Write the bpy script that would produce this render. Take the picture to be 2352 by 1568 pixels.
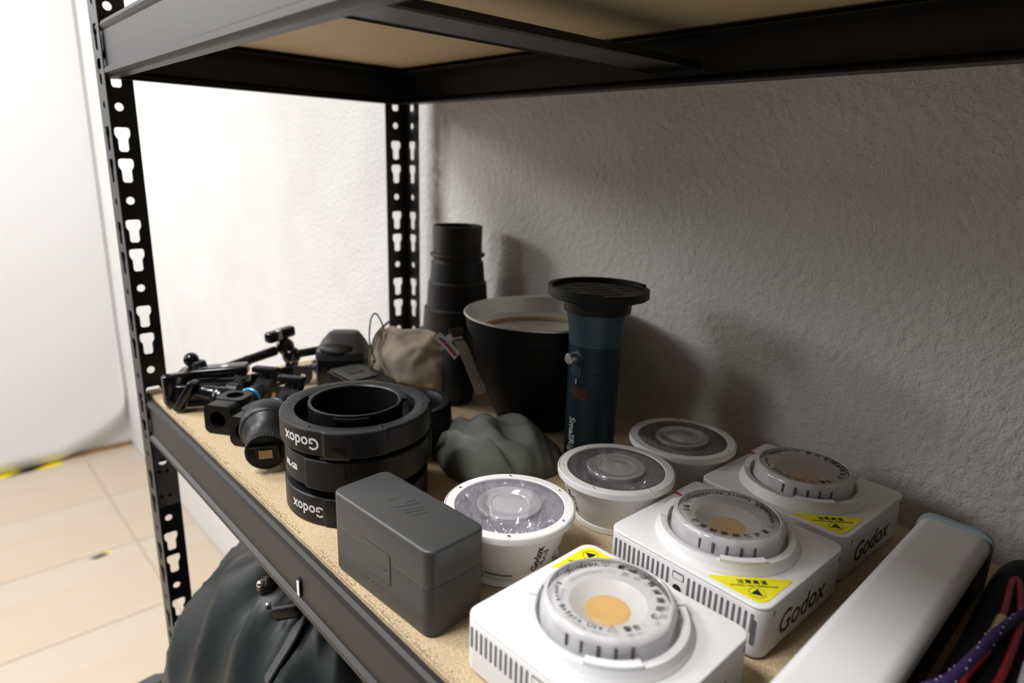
import bpy, bmesh, math, random
from math import pi, sin, cos, radians, atan2, hypot
from mathutils import Vector, Matrix
from mathutils import noise as mn
for o in list(bpy.data.objects): bpy.data.objects.remove(o)
random.seed(4)
sc = bpy.context.scene
C = sc.collection
BZ = 1.07            # height of the middle shelf board's top above the floor
WALL = 0.460         # y of the rear wall face

# ---------------------------------------------------------------- camera
cam_d = bpy.data.cameras.new('camera'); cam = bpy.data.objects.new('camera', cam_d); C.objects.link(cam)
cam.location = (0.94358, -0.19423, BZ + 0.31033)
cam.rotation_euler = (1.302613, -0.0305156, 0.832547)
cam_d.sensor_width = 36; cam_d.lens = 1511.07 / 2352 * 36
cam_d.clip_start = 0.02; cam_d.clip_end = 30
cam_d.dof.use_dof = True; cam_d.dof.focus_distance = 0.56; cam_d.dof.aperture_fstop = 4.5
sc.camera = cam
# ---------------------------------------------------------------- world, lights, exposure
w = bpy.data.worlds.new('world'); sc.world = w; w.use_nodes = True
w.node_tree.nodes['Background'].inputs[0].default_value = (0.9, 0.93, 1, 1)
w.node_tree.nodes['Background'].inputs[1].default_value = 0.004
sc.view_settings.view_transform = 'Standard'; sc.view_settings.look = 'None'
sc.view_settings.exposure = 0.0; sc.view_settings.gamma = 1.0; sc.view_settings.use_curve_mapping = False
def area(name, loc, target, sx, sy, power, col=(1, 1, 1), spread=180):
    l = bpy.data.lights.new(name, 'AREA'); l.shape = 'RECTANGLE'; l.size = sx; l.size_y = sy
    l.energy = power; l.color = col; l.spread = radians(spread)
    o = bpy.data.objects.new(name, l); C.objects.link(o); o.location = loc
    d = Vector(target) - Vector(loc); o.rotation_euler = d.to_track_quat('-Z', 'Y').to_euler()
    return o
# ceiling panels of the room, in front of the rack, and the studio lamp that lights the white sweep
area('ceiling_panel_light', (0.28, -0.95, 2.95), (0.45, -0.60, 0), 0.6, 0.6, 17, (1.0, 0.985, 0.97), 80)
area('ceiling_panel_light', (-1.2, -0.95, 2.95), (-1.2, -0.9, 0), 0.9, 0.6, 56, (1.0, 0.99, 0.98))
area('studio_lamp', (-1.9, -1.35, 2.12), (-0.6, 0.3, 1.2), 0.35, 0.35, 13, (1.0, 0.97, 0.92))
area('studio_lamp', (-1.2, -2.2, 2.3), (-2.4, 0.2, 0.7), 0.8, 0.8, 24, (0.97, 0.98, 1.0))

# ---------------------------------------------------------------- materials
MATS = {}
def mat(name, col, rough=0.5, metal=0.0, noise=0.0, nscale=60, bump=0.0, bscale=200, spec=0.5, coat=0.0, dist=0.001, tint=None, aniso=None):
    if name in MATS: return MATS[name]
    m = bpy.data.materials.new(name); m.use_nodes = True; nt = m.node_tree; b = nt.nodes['Principled BSDF']
    b.inputs['Base Color'].default_value = (*col, 1); b.inputs['Roughness'].default_value = rough
    b.inputs['Metallic'].default_value = metal; b.inputs['Specular IOR Level'].default_value = spec
    b.inputs['Coat Weight'].default_value = coat
    tc = nt.nodes.new('ShaderNodeTexCoord')
    if noise:
        n = nt.nodes.new('ShaderNodeTexNoise'); n.inputs['Scale'].default_value = nscale; n.inputs['Detail'].default_value = 5
        nt.links.new(tc.outputs['Object'], n.inputs['Vector'])
        r = nt.nodes.new('ShaderNodeValToRGB'); t = tint or tuple(c * (1 - noise) for c in col)
        r.color_ramp.elements[0].position = 0.3; r.color_ramp.elements[0].color = (*t, 1)
        r.color_ramp.elements[1].position = 0.7; r.color_ramp.elements[1].color = (*[min(1, c * (1 + noise * .4)) for c in col], 1)
        nt.links.new(n.outputs['Fac'], r.inputs[0]); nt.links.new(r.outputs[0], b.inputs['Base Color'])
    if bump:
        n2 = nt.nodes.new('ShaderNodeTexNoise'); n2.inputs['Scale'].default_value = bscale; n2.inputs['Detail'].default_value = 4
        nt.links.new(tc.outputs['Object'], n2.inputs['Vector'])
        bp = nt.nodes.new('ShaderNodeBump'); bp.inputs['Strength'].default_value = bump; bp.inputs['Distance'].default_value = dist
        nt.links.new(n2.outputs['Fac'], bp.inputs['Height']); nt.links.new(bp.outputs[0], b.inputs['Normal'])
    MATS[name] = m; return m
paint = mat('black_powder_coat', (0.016, 0.0155, 0.016), 0.40, bump=0.25, bscale=1800, dist=0.0003, spec=0.35)
paint_lit = mat('black_powder_coat_lit', (0.018, 0.0172, 0.0168), 0.46, bump=0.25, bscale=1800, dist=0.0003, spec=0.42)  # same paint as the inner beams, lightened for the light on front beams
paint_g = mat('grey_powder_coat', (0.22, 0.22, 0.23), 0.40, bump=0.3, bscale=1800, dist=0.0003, spec=0.6)
blackpl = mat('black_plastic', (0.006, 0.006, 0.0065), 0.38, spec=0.25, bump=0.1, bscale=1500, dist=0.0002)
blackgl = mat('gloss_black_metal', (0.005, 0.005, 0.0055), 0.2, coat=0.1)
blackmt = mat('matte_black_metal', (0.009, 0.009, 0.010), 0.40, bump=0.1, bscale=2500, dist=0.0002, spec=0.32)
blackin = mat('deep_black', (0.004, 0.004, 0.004), 0.6)
greypl = mat('grey_plastic', (0.052, 0.053, 0.054), 0.42, bump=0.12, bscale=2500, dist=0.0002)
white = mat('white_plastic', (0.83, 0.83, 0.84), 0.42, bump=0.03, bscale=2500, dist=0.0001)
whiteg = mat('white_soft_plastic', (0.84, 0.84, 0.84), 0.35)
slotm = mat('slot_grey', (0.16, 0.16, 0.17), 0.6)
chrome = mat('brushed_steel', (0.75, 0.73, 0.70), 0.25, 1.0)
silver = mat('satin_aluminium', (0.80, 0.81, 0.79), 0.42, 1.0, noise=0.12, nscale=25)
brass = mat('brass', (0.62, 0.45, 0.22), 0.35, 0.9)
wood = mat('plywood_contact', (0.72, 0.50, 0.26), 0.5, noise=0.15, nscale=300)
blue = mat('blue_anodised', (0.06, 0.26, 0.48), 0.3, 0.5)
yellow = mat('yellow_sticker', (0.88, 0.80, 0.02), 0.45)
ink = mat('black_ink', (0.012, 0.012, 0.012), 0.5)
inkg = mat('grey_ink', (0.10, 0.10, 0.10), 0.5)
inkw = mat('light_ink', (0.62, 0.61, 0.58), 0.5)
orange = mat('orange_ink', (0.30, 0.07, 0.012), 0.5)
red = mat('red_plastic', (0.55, 0.012, 0.015), 0.4)
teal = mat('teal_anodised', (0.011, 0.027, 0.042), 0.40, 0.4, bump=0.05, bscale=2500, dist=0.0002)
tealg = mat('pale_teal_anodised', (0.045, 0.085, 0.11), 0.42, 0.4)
fab_b = mat('beige_cloth', (0.56, 0.47, 0.38), 0.9, noise=0.12, nscale=30, bump=0.5, bscale=1600, dist=0.0006, spec=0.1)
fab_g = mat('grey_green_microfibre', (0.145, 0.155, 0.138), 0.95, noise=0.10, nscale=40, bump=0.4, bscale=2200, dist=0.0005, spec=0.1)
fab_k = mat('black_nylon', (0.010, 0.011, 0.013), 0.42, spec=0.3, noise=0.35, nscale=12, bump=0.2, bscale=1800, dist=0.0004, tint=(0.006, 0.011, 0.011))
webbing = mat('black_webbing', (0.035, 0.036, 0.04), 0.6, bump=0.6, bscale=900, dist=0.0006)
cordm = mat('olive_cord', (0.24, 0.23, 0.13), 0.8, noise=0.5, nscale=900)
purple = mat('purple_paracord', (0.030, 0.012, 0.095), 0.7, bump=0.5, bscale=1200)
purplw = mat('pale_fleck_thread', (0.30, 0.28, 0.36), 0.7)
tape_y = mat('yellow_tape', (0.90, 0.72, 0.0), 0.4)
tape_k = mat('black_tape', (0.02, 0.02, 0.018), 0.4)
sweepm = mat('white_vinyl', (0.86, 0.86, 0.88), 0.5)
ledm = mat('phosphor_yellow', (1.0, 0.58, 0.10), 0.5)
paper = mat('aged_white_card', (0.78, 0.74, 0.65), 0.7, noise=0.15, nscale=60)
blued = mat('pale_blue_rubber', (0.36, 0.46, 0.52), 0.5)
brown = mat('brown_wood_edge', (0.36, 0.20, 0.07), 0.6, noise=0.4, nscale=30)
lensg = mat('mirror_facets', (0.92, 0.91, 0.95), 0.07, 0.74)

def translucent(name, col, t=0.5, rough=0.2, gl=0.12, sss=0.5):
    m = bpy.data.materials.new(name); m.use_nodes = True; nt = m.node_tree; nt.nodes.clear()
    out = nt.nodes.new('ShaderNodeOutputMaterial'); tr = nt.nodes.new('ShaderNodeBsdfTransparent')
    tr.inputs[0].default_value = (0.96, 0.96, 0.97, 1)
    df = nt.nodes.new('ShaderNodeBsdfDiffuse'); df.inputs[0].default_value = (*col, 1)
    tl = nt.nodes.new('ShaderNodeBsdfTranslucent'); tl.inputs[0].default_value = (*col, 1)
    m0 = nt.nodes.new('ShaderNodeMixShader'); m0.inputs[0].default_value = sss
    nt.links.new(df.outputs[0], m0.inputs[1]); nt.links.new(tl.outputs[0], m0.inputs[2])
    m1 = nt.nodes.new('ShaderNodeMixShader'); m1.inputs[0].default_value = 1 - t
    nt.links.new(tr.outputs[0], m1.inputs[1]); nt.links.new(m0.outputs[0], m1.inputs[2])
    g = nt.nodes.new('ShaderNodeBsdfGlossy'); g.inputs['Roughness'].default_value = rough
    fr = nt.nodes.new('ShaderNodeFresnel'); fr.inputs[0].default_value = 1.49
    ad = nt.nodes.new('ShaderNodeMath'); ad.operation = 'ADD'; ad.inputs[1].default_value = gl; ad.use_clamp = True
    nt.links.new(fr.outputs[0], ad.inputs[0])
    m2 = nt.nodes.new('ShaderNodeMixShader'); nt.links.new(ad.outputs[0], m2.inputs[0])
    nt.links.new(m1.outputs[0], m2.inputs[1]); nt.links.new(g.outputs[0], m2.inputs[2])
    nt.links.new(m2.outputs[0], out.inputs[0]); return m
capm = translucent('cloudy_clear_plastic', (0.95, 0.945, 0.98), 0.34, 0.16, 0.02, 0.25)
capt = translucent('clear_plastic_disc', (0.95, 0.95, 0.95), 0.87, 0.12, 0.0, 0.3)
glassm = translucent('clear_lens_plastic', (0.86, 0.85, 0.89), 0.88, 0.06, 0.05)
frost = translucent('frosted_lens_centre', (0.95, 0.94, 0.98), 0.60, 0.08, 0.08, 0.3)
diffm = mat('milky_diffuser', (0.72, 0.71, 0.72), 0.35)

def board_mat(name, c1, c2, c3, fine=700):
    m = bpy.data.materials.new(name); m.use_nodes = True; nt = m.node_tree; b = nt.nodes['Principled BSDF']
    tc = nt.nodes.new('ShaderNodeTexCoord')
    v = nt.nodes.new('ShaderNodeTexVoronoi'); v.inputs['Scale'].default_value = fine
    n = nt.nodes.new('ShaderNodeTexNoise'); n.inputs['Scale'].default_value = 9; n.inputs['Detail'].default_value = 6
    n3 = nt.nodes.new('ShaderNodeTexNoise'); n3.inputs['Scale'].default_value = fine * .9; n3.inputs['Detail'].default_value = 3
    for q in (v, n, n3): nt.links.new(tc.outputs['Object'], q.inputs['Vector'])
    r = nt.nodes.new('ShaderNodeValToRGB')
    r.color_ramp.elements[0].color = (*c2, 1); r.color_ramp.elements[0].position = 0.25
    r.color_ramp.elements[1].color = (*c1, 1); r.color_ramp.elements[1].position = 0.62
    e = r.color_ramp.elements.new(0.9); e.color = (*c3, 1)
    nt.links.new(n3.outputs['Fac'], r.inputs[0])
    mx = nt.nodes.new('ShaderNodeMix'); mx.data_type = 'RGBA'; mx.blend_type = 'MULTIPLY'; mx.inputs[0].default_value = 0.35
    r2 = nt.nodes.new('ShaderNodeValToRGB'); r2.color_ramp.elements[0].color = (.72, .68, .62, 1); r2.color_ramp.elements[0].position = .35; r2.color_ramp.elements[1].position = .65
    nt.links.new(n.outputs['Fac'], r2.inputs[0]); nt.links.new(r.outputs[0], mx.inputs[6]); nt.links.new(r2.outputs[0], mx.inputs[7])
    nt.links.new(mx.outputs[2], b.inputs['Base Color']); b.inputs['Roughness'].default_value = 0.75
    bp = nt.nodes.new('ShaderNodeBump'); bp.inputs['Strength'].default_value = 0.4; bp.inputs['Distance'].default_value = 0.0005
    nt.links.new(v.outputs['Distance'], bp.inputs['Height']); nt.links.new(bp.outputs[0], b.inputs['Normal'])
    return m
boardm = board_mat('particle_board', (0.59, 0.465, 0.30), (0.36, 0.26, 0.145), (0.70, 0.59, 0.42))
boardu = board_mat('hardboard_underside', (0.66, 0.53, 0.34), (0.52, 0.40, 0.24), (0.74, 0.62, 0.43), 900)
chipm = mat('loose_chip', (0.50, 0.38, 0.22), 0.8, noise=0.8, nscale=600)

def wall_mat():
    m = bpy.data.materials.new('rough_plaster'); m.use_nodes = True; nt = m.node_tree; b = nt.nodes['Principled BSDF']
    tc = nt.nodes.new('ShaderNodeTexCoord')
    def noise(s, d, dis=0.0):
        n = nt.nodes.new('ShaderNodeTexNoise'); n.inputs['Scale'].default_value = s; n.inputs['Detail'].default_value = d
        n.inputs['Distortion'].default_value = dis
        nt.links.new(tc.outputs['Object'], n.inputs['Vector']); return n
    a = noise(7, 3, .4); f = noise(120, 3, .1); g = noise(420, 3)
    r = nt.nodes.new('ShaderNodeValToRGB'); r.color_ramp.elements[0].position = .3; r.color_ramp.elements[1].position = .7
    r.color_ramp.elements[0].color = (.73, .72, .705, 1); r.color_ramp.elements[1].color = (.79, .785, .775, 1)
    nt.links.new(a.outputs['Fac'], r.inputs[0]); nt.links.new(r.outputs[0], b.inputs['Base Color'])
    b.inputs['Roughness'].default_value = .8
    add = nt.nodes.new('ShaderNodeMath'); add.operation = 'MULTIPLY_ADD'; add.inputs[1].default_value = .35
    nt.links.new(g.outputs['Fac'], add.inputs[0]); nt.links.new(f.outputs['Fac'], add.inputs[2])
    bp = nt.nodes.new('ShaderNodeBump'); bp.inputs['Strength'].default_value = .7; bp.inputs['Distance'].default_value = .0034
    nt.links.new(add.outputs[0], bp.inputs['Height']); nt.links.new(bp.outputs[0], b.inputs['Normal'])
    return m
plaster = wall_mat()
def tile_mat():
    m = bpy.data.materials.new('cream_tile'); m.use_nodes = True; nt = m.node_tree; b = nt.nodes['Principled BSDF']
    tc = nt.nodes.new('ShaderNodeTexCoord'); mp = nt.nodes.new('ShaderNodeMapping'); mp.inputs['Scale'].default_value = (5.5, 1.2, 1)
    n = nt.nodes.new('ShaderNodeTexNoise'); n.inputs['Scale'].default_value = 1.0; n.inputs['Detail'].default_value = 6; n.inputs['Distortion'].default_value = 1.2
    nt.links.new(tc.outputs['Object'], mp.inputs[0]); nt.links.new(mp.outputs[0], n.inputs['Vector'])
    r = nt.nodes.new('ShaderNodeValToRGB'); r.color_ramp.elements[0].position = .35; r.color_ramp.elements[1].position = .62
    r.color_ramp.elements[0].color = (.58, .46, .34, 1); r.color_ramp.elements[1].color = (.57, .50, .41, 1)
    nt.links.new(n.outputs['Fac'], r.inputs[0]); nt.links.new(r.outputs[0], b.inputs['Base Color'])
    b.inputs['Roughness'].default_value = .38; return m
tilem = tile_mat(); grout = mat('tile_joint', (.52, .44, .35), .8)

# ---------------------------------------------------------------- helpers
def tag(o, label=None, cat=None, group=None, kind=None):
    if label: o['label'] = label
    if cat: o['category'] = cat
    if group: o['group'] = group
    if kind: o['kind'] = kind
    return o
def thing(name, label, cat, loc, rotz=0, group=None):
    o = bpy.data.objects.new(name, None); C.objects.link(o); o.empty_display_size = 0.01
    o.location = (loc[0], loc[1], loc[2] + BZ + (.0004 if loc[2] > -.5 else 0)); o.rotation_euler = (0, 0, rotz)
    return tag(o, label, cat, group)
def obj(name, bm, m, parent=None, smooth=40, loc=None, rot=None, label=None):
    if isinstance(bm, bmesh.types.BMesh):
        bmesh.ops.recalc_face_normals(bm, faces=bm.faces[:]) if not getattr(bm, 'nr', False) else None
        me = bpy.data.meshes.new(name); bm.to_mesh(me); bm.free()
    else: me = bm; me.name = name
    if smooth:
        me.shade_smooth()
        try: me.set_sharp_from_angle(angle=radians(smooth))
        except Exception: pass
    if m is not None:
        me.materials.clear()
        for x in (m if isinstance(m, (list, tuple)) else [m]): me.materials.append(x)
    o = bpy.data.objects.new(name, me); C.objects.link(o)
    if parent is not None: o.parent = parent
    if loc: o.location = loc
    if rot: o.rotation_euler = rot
    if label: o['label'] = label
    return o
def BM(): return bmesh.new()
def xf(bm, vs, M): bmesh.ops.transform(bm, matrix=M, verts=vs)
def merge(bm, other, M=None):
    me = bpy.data.meshes.new('tmp'); other.to_mesh(me); other.free()
    n = len(bm.verts); bm.from_mesh(me); bpy.data.meshes.remove(me); bm.verts.ensure_lookup_table()
    vs = bm.verts[n:]
    if M is not None: xf(bm, vs, M)
    return vs
def lathe(bm, prof, seg=64, M=None, close=False, rfun=None):
    rows = []
    for (r, z) in prof:
        if r < 1e-6: rows.append([bm.verts.new((0, 0, z))]); continue
        rows.append([bm.verts.new(((rfun(2*pi*i/seg, r, z) if rfun else r) * cos(2*pi*i/seg), (rfun(2*pi*i/seg, r, z) if rfun else r) * sin(2*pi*i/seg), z)) for i in range(seg)])
    vs = [v for row in rows for v in row]
    pairs = list(zip(rows[:-1], rows[1:])) + ([(rows[-1], rows[0])] if close else [])
    for a, b in pairs:
        if len(a) == 1 and len(b) == 1: continue
        for i in range(seg):
            j = (i + 1) % seg
            if len(a) == 1: bm.faces.new((a[0], b[i], b[j]))
            elif len(b) == 1: bm.faces.new((a[i], b[0], a[j]))
            else: bm.faces.new((a[i], b[i], b[j], a[j]))
    if M is not None: xf(bm, vs, M)
    return vs
def box(bm, cx, cy, cz, sx, sy, sz, M=None, bev=0, seg=2):
    b = bmesh.new(); bmesh.ops.create_cube(b, size=1)
    xf(b, b.verts[:], Matrix.Translation((cx, cy, cz)) @ Matrix.Diagonal((sx, sy, sz, 1)))
    if bev: bmesh.ops.bevel(b, geom=b.edges[:], offset=bev, segments=seg, profile=.5, affect='EDGES')
    return merge(bm, b, M)
def rrect(l, wd, r, n=6, **k):
    pts = []
    for (sx, sy, a0) in ((1, 1, 0), (-1, 1, pi/2), (-1, -1, pi), (1, -1, 3*pi/2)):
        for i in range(n + 1):
            a = a0 + pi/2 * i / n; pts.append((sx*(l/2 - r) + r*cos(a), sy*(wd/2 - r) + r*sin(a)))
    return pts
def prism(bm, rings, M=None, cap=True):
    """rings: list of (pts2d, z)"""
    rows = [[bm.verts.new((x, y, z)) for x, y in pts] for pts, z in rings]; n = len(rows[0])
    for a, b in zip(rows[:-1], rows[1:]):
        for i in range(n): bm.faces.new((a[i], a[(i+1) % n], b[(i+1) % n], b[i]))
    if cap: bm.faces.new(rows[0][::-1]); bm.faces.new(rows[-1])
    vs = [v for r in rows for v in r]
    if M is not None: xf(bm, vs, M)
    return vs
def rbox(bm, l, wd, h, r, e=0.002, M=None, n=6, z0=0, es=3, ebot=None):
    eb = e if ebot is None else ebot; rings = []
    for i in range(es + 1):
        a = pi/2 * i / es; d = eb * (1 - sin(a)); rings.append((rrect(l - 2*d, wd - 2*d, max(r - d, .0004), n), z0 + eb * (1 - cos(a))))
    for i in range(es + 1):
        a = pi/2 * i / es; d = e * (1 - cos(a)); rings.append((rrect(l - 2*d, wd - 2*d, max(r - d, .0004), n), z0 + h - e + e * sin(a)))
    return prism(bm, rings, M)
def frame(p, q, up=(0, 0, 1)):
    d = (Vector(q) - Vector(p)); L = d.length; z = d.normalized(); u = Vector(up)
    x = u.cross(z)
    if x.length < 1e-4: x = Vector((1, 0, 0)).cross(z)
    x.normalize(); y = z.cross(x)
    M = Matrix(((x.x, y.x, z.x, p[0]), (x.y, y.y, z.y, p[1]), (x.z, y.z, z.z, p[2]), (0, 0, 0, 1)))
    return M, L
def cyl(bm, p, q, r, r2=None, seg=20, bev=0):
    M, L = frame(p, q); r2 = r if r2 is None else r2
    if bev: prof = [(0, 0), (r - bev, 0), (r, bev), (r2, L - bev), (r2 - bev, L), (0, L)]
    else: prof = [(0, 0), (r, 0), (r2, L), (0, L)]
    return lathe(bm, prof, seg, M)
def ball(bm, c, r, seg=20, sc_=(1, 1, 1)):
    prof = [(r * sin(pi * i / 12), -r * cos(pi * i / 12)) for i in range(13)]; prof[0] = (0, -r); prof[-1] = (0, r)
    return lathe(bm, prof, seg, Matrix.Translation(c) @ Matrix.Diagonal((*sc_, 1)))
def spline(pts, n=8, closed=False):
    P = [Vector(p) for p in pts]; out = []; N = len(P)
    for i in range(N if closed else N - 1):
        g = lambda k: P[k % N] if closed else P[max(0, min(N - 1, k))]
        a, b, c, d = g(i-1), g(i), g(i+1), g(i+2)
        for j in range(n):
            t = j / n; out.append(.5 * ((2*b) + (c - a)*t + (2*a - 5*b + 4*c - d)*t*t + (3*b - a - 3*c + d)*t**3))
    if not closed: out.append(P[-1])
    return out
def tube(bm, pts, r, seg=8, closed=False, flat=None):
    P = [Vector(p) for p in pts]; N = len(P); rows = []; up = Vector((0, 0, 1))
    for i, p in enumerate(P):
        t = ((P[(i+1) % N] - P[i-1]) if closed else (P[min(N-1, i+1)] - P[max(0, i-1)])).normalized()
        x = up.cross(t)
        if x.length < 1e-3: x = Vector((1, 0, 0)).cross(t)
        x.normalize(); y = t.cross(x); rr = r(i / max(1, N - 1)) if callable(r) else r
        rx, ry = (rr, rr) if flat is None else (flat[0], flat[1])
        rows.append([bm.verts.new(p + x*rx*cos(2*pi*k/seg) + y*ry*sin(2*pi*k/seg)) for k in range(seg)])
    for i in range(N if closed else N - 1):
        a, b = rows[i], rows[(i+1) % N]
        for k in range(seg): bm.faces.new((a[k], a[(k+1) % seg], b[(k+1) % seg], b[k]))
    if not closed: bm.faces.new(rows[0][::-1]); bm.faces.new(rows[-1])
    return [v for r_ in rows for v in r_]
def plate2d(outer, holes, thick):
    """flat plate with holes, in XY, centred in z"""
    cu = bpy.data.curves.new('c', 'CURVE'); cu.dimensions = '2D'; cu.fill_mode = 'BOTH'; cu.extrude = thick / 2
    for poly in [outer] + holes:
        s = cu.splines.new('POLY'); s.points.add(len(poly) - 1); s.use_cyclic_u = True
        for p, (x, y) in zip(s.points, poly): p.co = (x, y, 0, 1)
    o = bpy.data.objects.new('c', cu); me = bpy.data.meshes.new_from_object(o)
    b = bmesh.new(); b.from_mesh(me); bpy.data.objects.remove(o); bpy.data.curves.remove(cu); bpy.data.meshes.remove(me)
    bmesh.ops.remove_doubles(b, verts=b.verts[:], dist=1e-6)
    return b
def textbm(s, size, off=0.0, ext=0.00012, shear=0.0, align='CENTER', res=3, sx=1.0):
    cu = bpy.data.curves.new('t', 'FONT'); cu.body = s; cu.size = size; cu.extrude = ext; cu.offset = off; cu.shear = shear
    cu.align_x = align; cu.align_y = 'CENTER'; cu.resolution_u = res; cu.space_character = sx
    o = bpy.data.objects.new('t', cu); me = bpy.data.meshes.new_from_object(o)
    b = bmesh.new(); b.from_mesh(me); bpy.data.objects.remove(o); bpy.data.curves.remove(cu); bpy.data.meshes.remove(me)
    return b
def wrap(bm, R0, th0, z0, slope=0.0):
    """wrap flat text (x along circumference, y up) on a cylinder or cone of radius R0 + slope*(z-z0)"""
    for v in bm.verts:
        x, y, z = v.co; R = R0 + slope * y; th = th0 + x / R0
        v.co = ((R + z) * cos(th), (R + z) * sin(th), z0 + y)
def arc_text(bm, chars, r, a0, a1, size, z, off=0.0):
    n = len(chars)
    for i, ch in enumerate(chars):
        if ch == ' ': continue
        a = a0 + (a1 - a0) * (i + .5) / n; t = textbm(ch, size, off, .00005, res=2)
        merge(bm, t, Matrix.Translation((r*cos(a), r*sin(a), z)) @ Matrix.Rotation(a + pi/2, 4, 'Z'))
def tri_outline(bm, M, s, w_=0.0006, h=0.0001):
    def tri(k): return [(k*cos(pi/2 + 2*pi*i/3), k*sin(pi/2 + 2*pi*i/3)) for i in range(3)]
    merge(bm, plate2d(tri(s), [tri(s - 2*w_)], h), M); box(bm, 0, -.0001, 0, w_, s*.5, h, M)

def copies(name, bm, m, parent, mats_, smooth=30):
    o = obj(name, bm, m, parent, smooth); o.matrix_local = mats_[0]
    for M in mats_[1:]:
        c = o.copy(); C.objects.link(c); c.parent = parent; c.matrix_local = M
    return o
RZ = lambda a: Matrix.Rotation(a, 4, 'Z')
def arc_lug(r0, r1, half, z0, z1):
    b = BM(); seg = [(-half + 2*half*i/10) for i in range(11)]
    pts = [(r0*cos(q), r0*sin(q)) for q in seg] + [(r1*cos(q), r1*sin(q)) for q in seg[::-1]]
    prism(b, [(pts, z0), (pts, z1)]); return b

# ---------------------------------------------------------------- the room
def plane_box(name, lo, hi, m, smooth=0):
    b = BM(); box(b, *[(a + c) / 2 for a, c in zip(lo, hi)], *[c - a for a, c in zip(lo, hi)])
    return tag(obj(name, b, m, None, smooth), kind='structure')
plane_box('wall_back', (-3.2, WALL, -.05), (3.2, WALL + .12, 3.05), plaster)
plainw = mat('white_painted_wall', (.78, .77, .76), .7); darkw = mat('dark_unseen_wall', (.06, .06, .06), .8)  # second colour: unseen walls and ceiling, darkened to cut bounce light
plane_box('wall_left', (-2.58, -4.2, -.05), (-2.46, WALL + .12, 3.05), plainw)
plane_box('wall_right', (2.0, -3.2, -.05), (2.12, WALL + .12, 3.05), darkw)  # out of view, set close to keep light off the right side
plane_box('wall_front', (-3.32, -3.32, -.05), (3.32, -3.2, 3.05), darkw)
plane_box('ceiling', (-3.32, -4.32, 3.0), (3.32, WALL + .12, 3.1), darkw)
fl = plane_box('floor', (-3.2, -4.2, -.06), (3.2, WALL, -.004), grout)
# floor tiles, 0.43 x 0.9
tb = None
for ix in range(-3, 10):
    x0 = -1.955 + ix * .432
    if x0 < -2.9 or x0 > 1.4: continue
    for iy in range(-2, 2):
        y0 = .255 + (iy - 1) * .9 + .9 * 0
        ya, yb = max(y0, -2.6), min(y0 + .896, WALL - .002)
        if yb - ya < .05: continue
        b = BM(); box(b, 0, 0, 0, .4285, yb - ya - .003, .004, bev=.0006, seg=1)
        o = obj('tile', b, tilem, fl, 0); o.location = (x0 + .216, (ya + yb) / 2, -.002)
# sweep of white vinyl hanging on the far left, lying on a board edge
def sweep():
    b = BM(); rows = []
    low = [(-3.15, .004), (-1.2, .004), (-.06, .008), (.10, .010), (.165, .014), (.215, .030), (.27, .052), (.33, .082), (.39, .118), (.430, .160), (.445, .21), (.452, .30)]
    low = [(p.x, p.y) for p in spline([Vector((a, c, 0)) for a, c in low], 4)]
    V = []
    for (y, zl) in low:
        col = []
        for k in range(13):
            f = k / 12; z = zl + (2.9 - zl) * f ** 1.6; x = -2.452 + .018 * math.exp(-(z - zl) * 9) + .004 * mn.noise(Vector((y * 1.5, z * 1.2, 0)))
            col.append(b.verts.new((x, y, z)))
        V.append(col)
    for a, c in zip(V[:-1], V[1:]):
        for k in range(12): b.faces.new((a[k], c[k], c[k+1], a[k+1]))
    o = obj('backdrop_sheet', b, sweepm, None, 60)
    md = o.modifiers.new('t', 'SOLIDIFY'); md.thickness = .0012; md.offset = 0
    tag(o, 'large bright white vinyl backdrop hanging at the far left, its lower corner curling up', 'backdrop')
sweep()
b = BM(); box(b, -2.452, -1.3705, .008, .014, 3.655, .016, bev=.001)
tag(obj('baseboard_left', b, brown, None), kind='structure')
t = thing('hazard_tape', 'yellow and black striped tape along the bottom edge of the white backdrop', 'tape', (-2.424, 0, -.0002 - BZ))
def tape_piece(parent, x0, y0, y1, w_, m, z=.0005, sk=.03, name='stripe'):
    b = BM(); h = .0006
    pts = [(x0 - w_/2, y0 - sk), (x0 + w_/2, y0 + sk), (x0 + w_/2, y1 + sk), (x0 - w_/2, y1 - sk)]
    prism(b, [(pts, z), (pts, z + h)]); obj(name, b, m, parent, 0)
ys = [-1.15, -.93, -.81, -.59, -.47, -.25, -.13, .045, .095, .165]
ys = [-1.22, -1.02, -.88, -.68, -.54, -.34, -.20, .0, .10, .165]
for i in range(len(ys) - 1):
    a, c = ys[i], ys[i+1]; last = i == 8
    b = BM(); x0, w_ = 0, .052; s0, s1 = -.045, (.0 if last else -.045)
    pts = [(x0 - w_/2, a - s0), (x0 + w_/2, a + s0), (x0 + w_/2, c + s1), (x0 - w_/2, c - s1)]
    prism(b, [(pts, .0004), (pts, .0010)]); obj('stripe', b, tape_y if i % 2 == 0 else tape_k, t, 0)
t = thing('tape_scrap', 'small black and yellow scrap of tape stuck on the cream floor tiles', 'tape', (-1.50, .135, -BZ), radians(8))
tape_piece(t, 0, -.028, .018, .022, tape_k, z=.0, sk=.008, name='stripe'); tape_piece(t, 0, .018, .03, .022, tape_y, z=.0, sk=.008, name='stripe')

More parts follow.
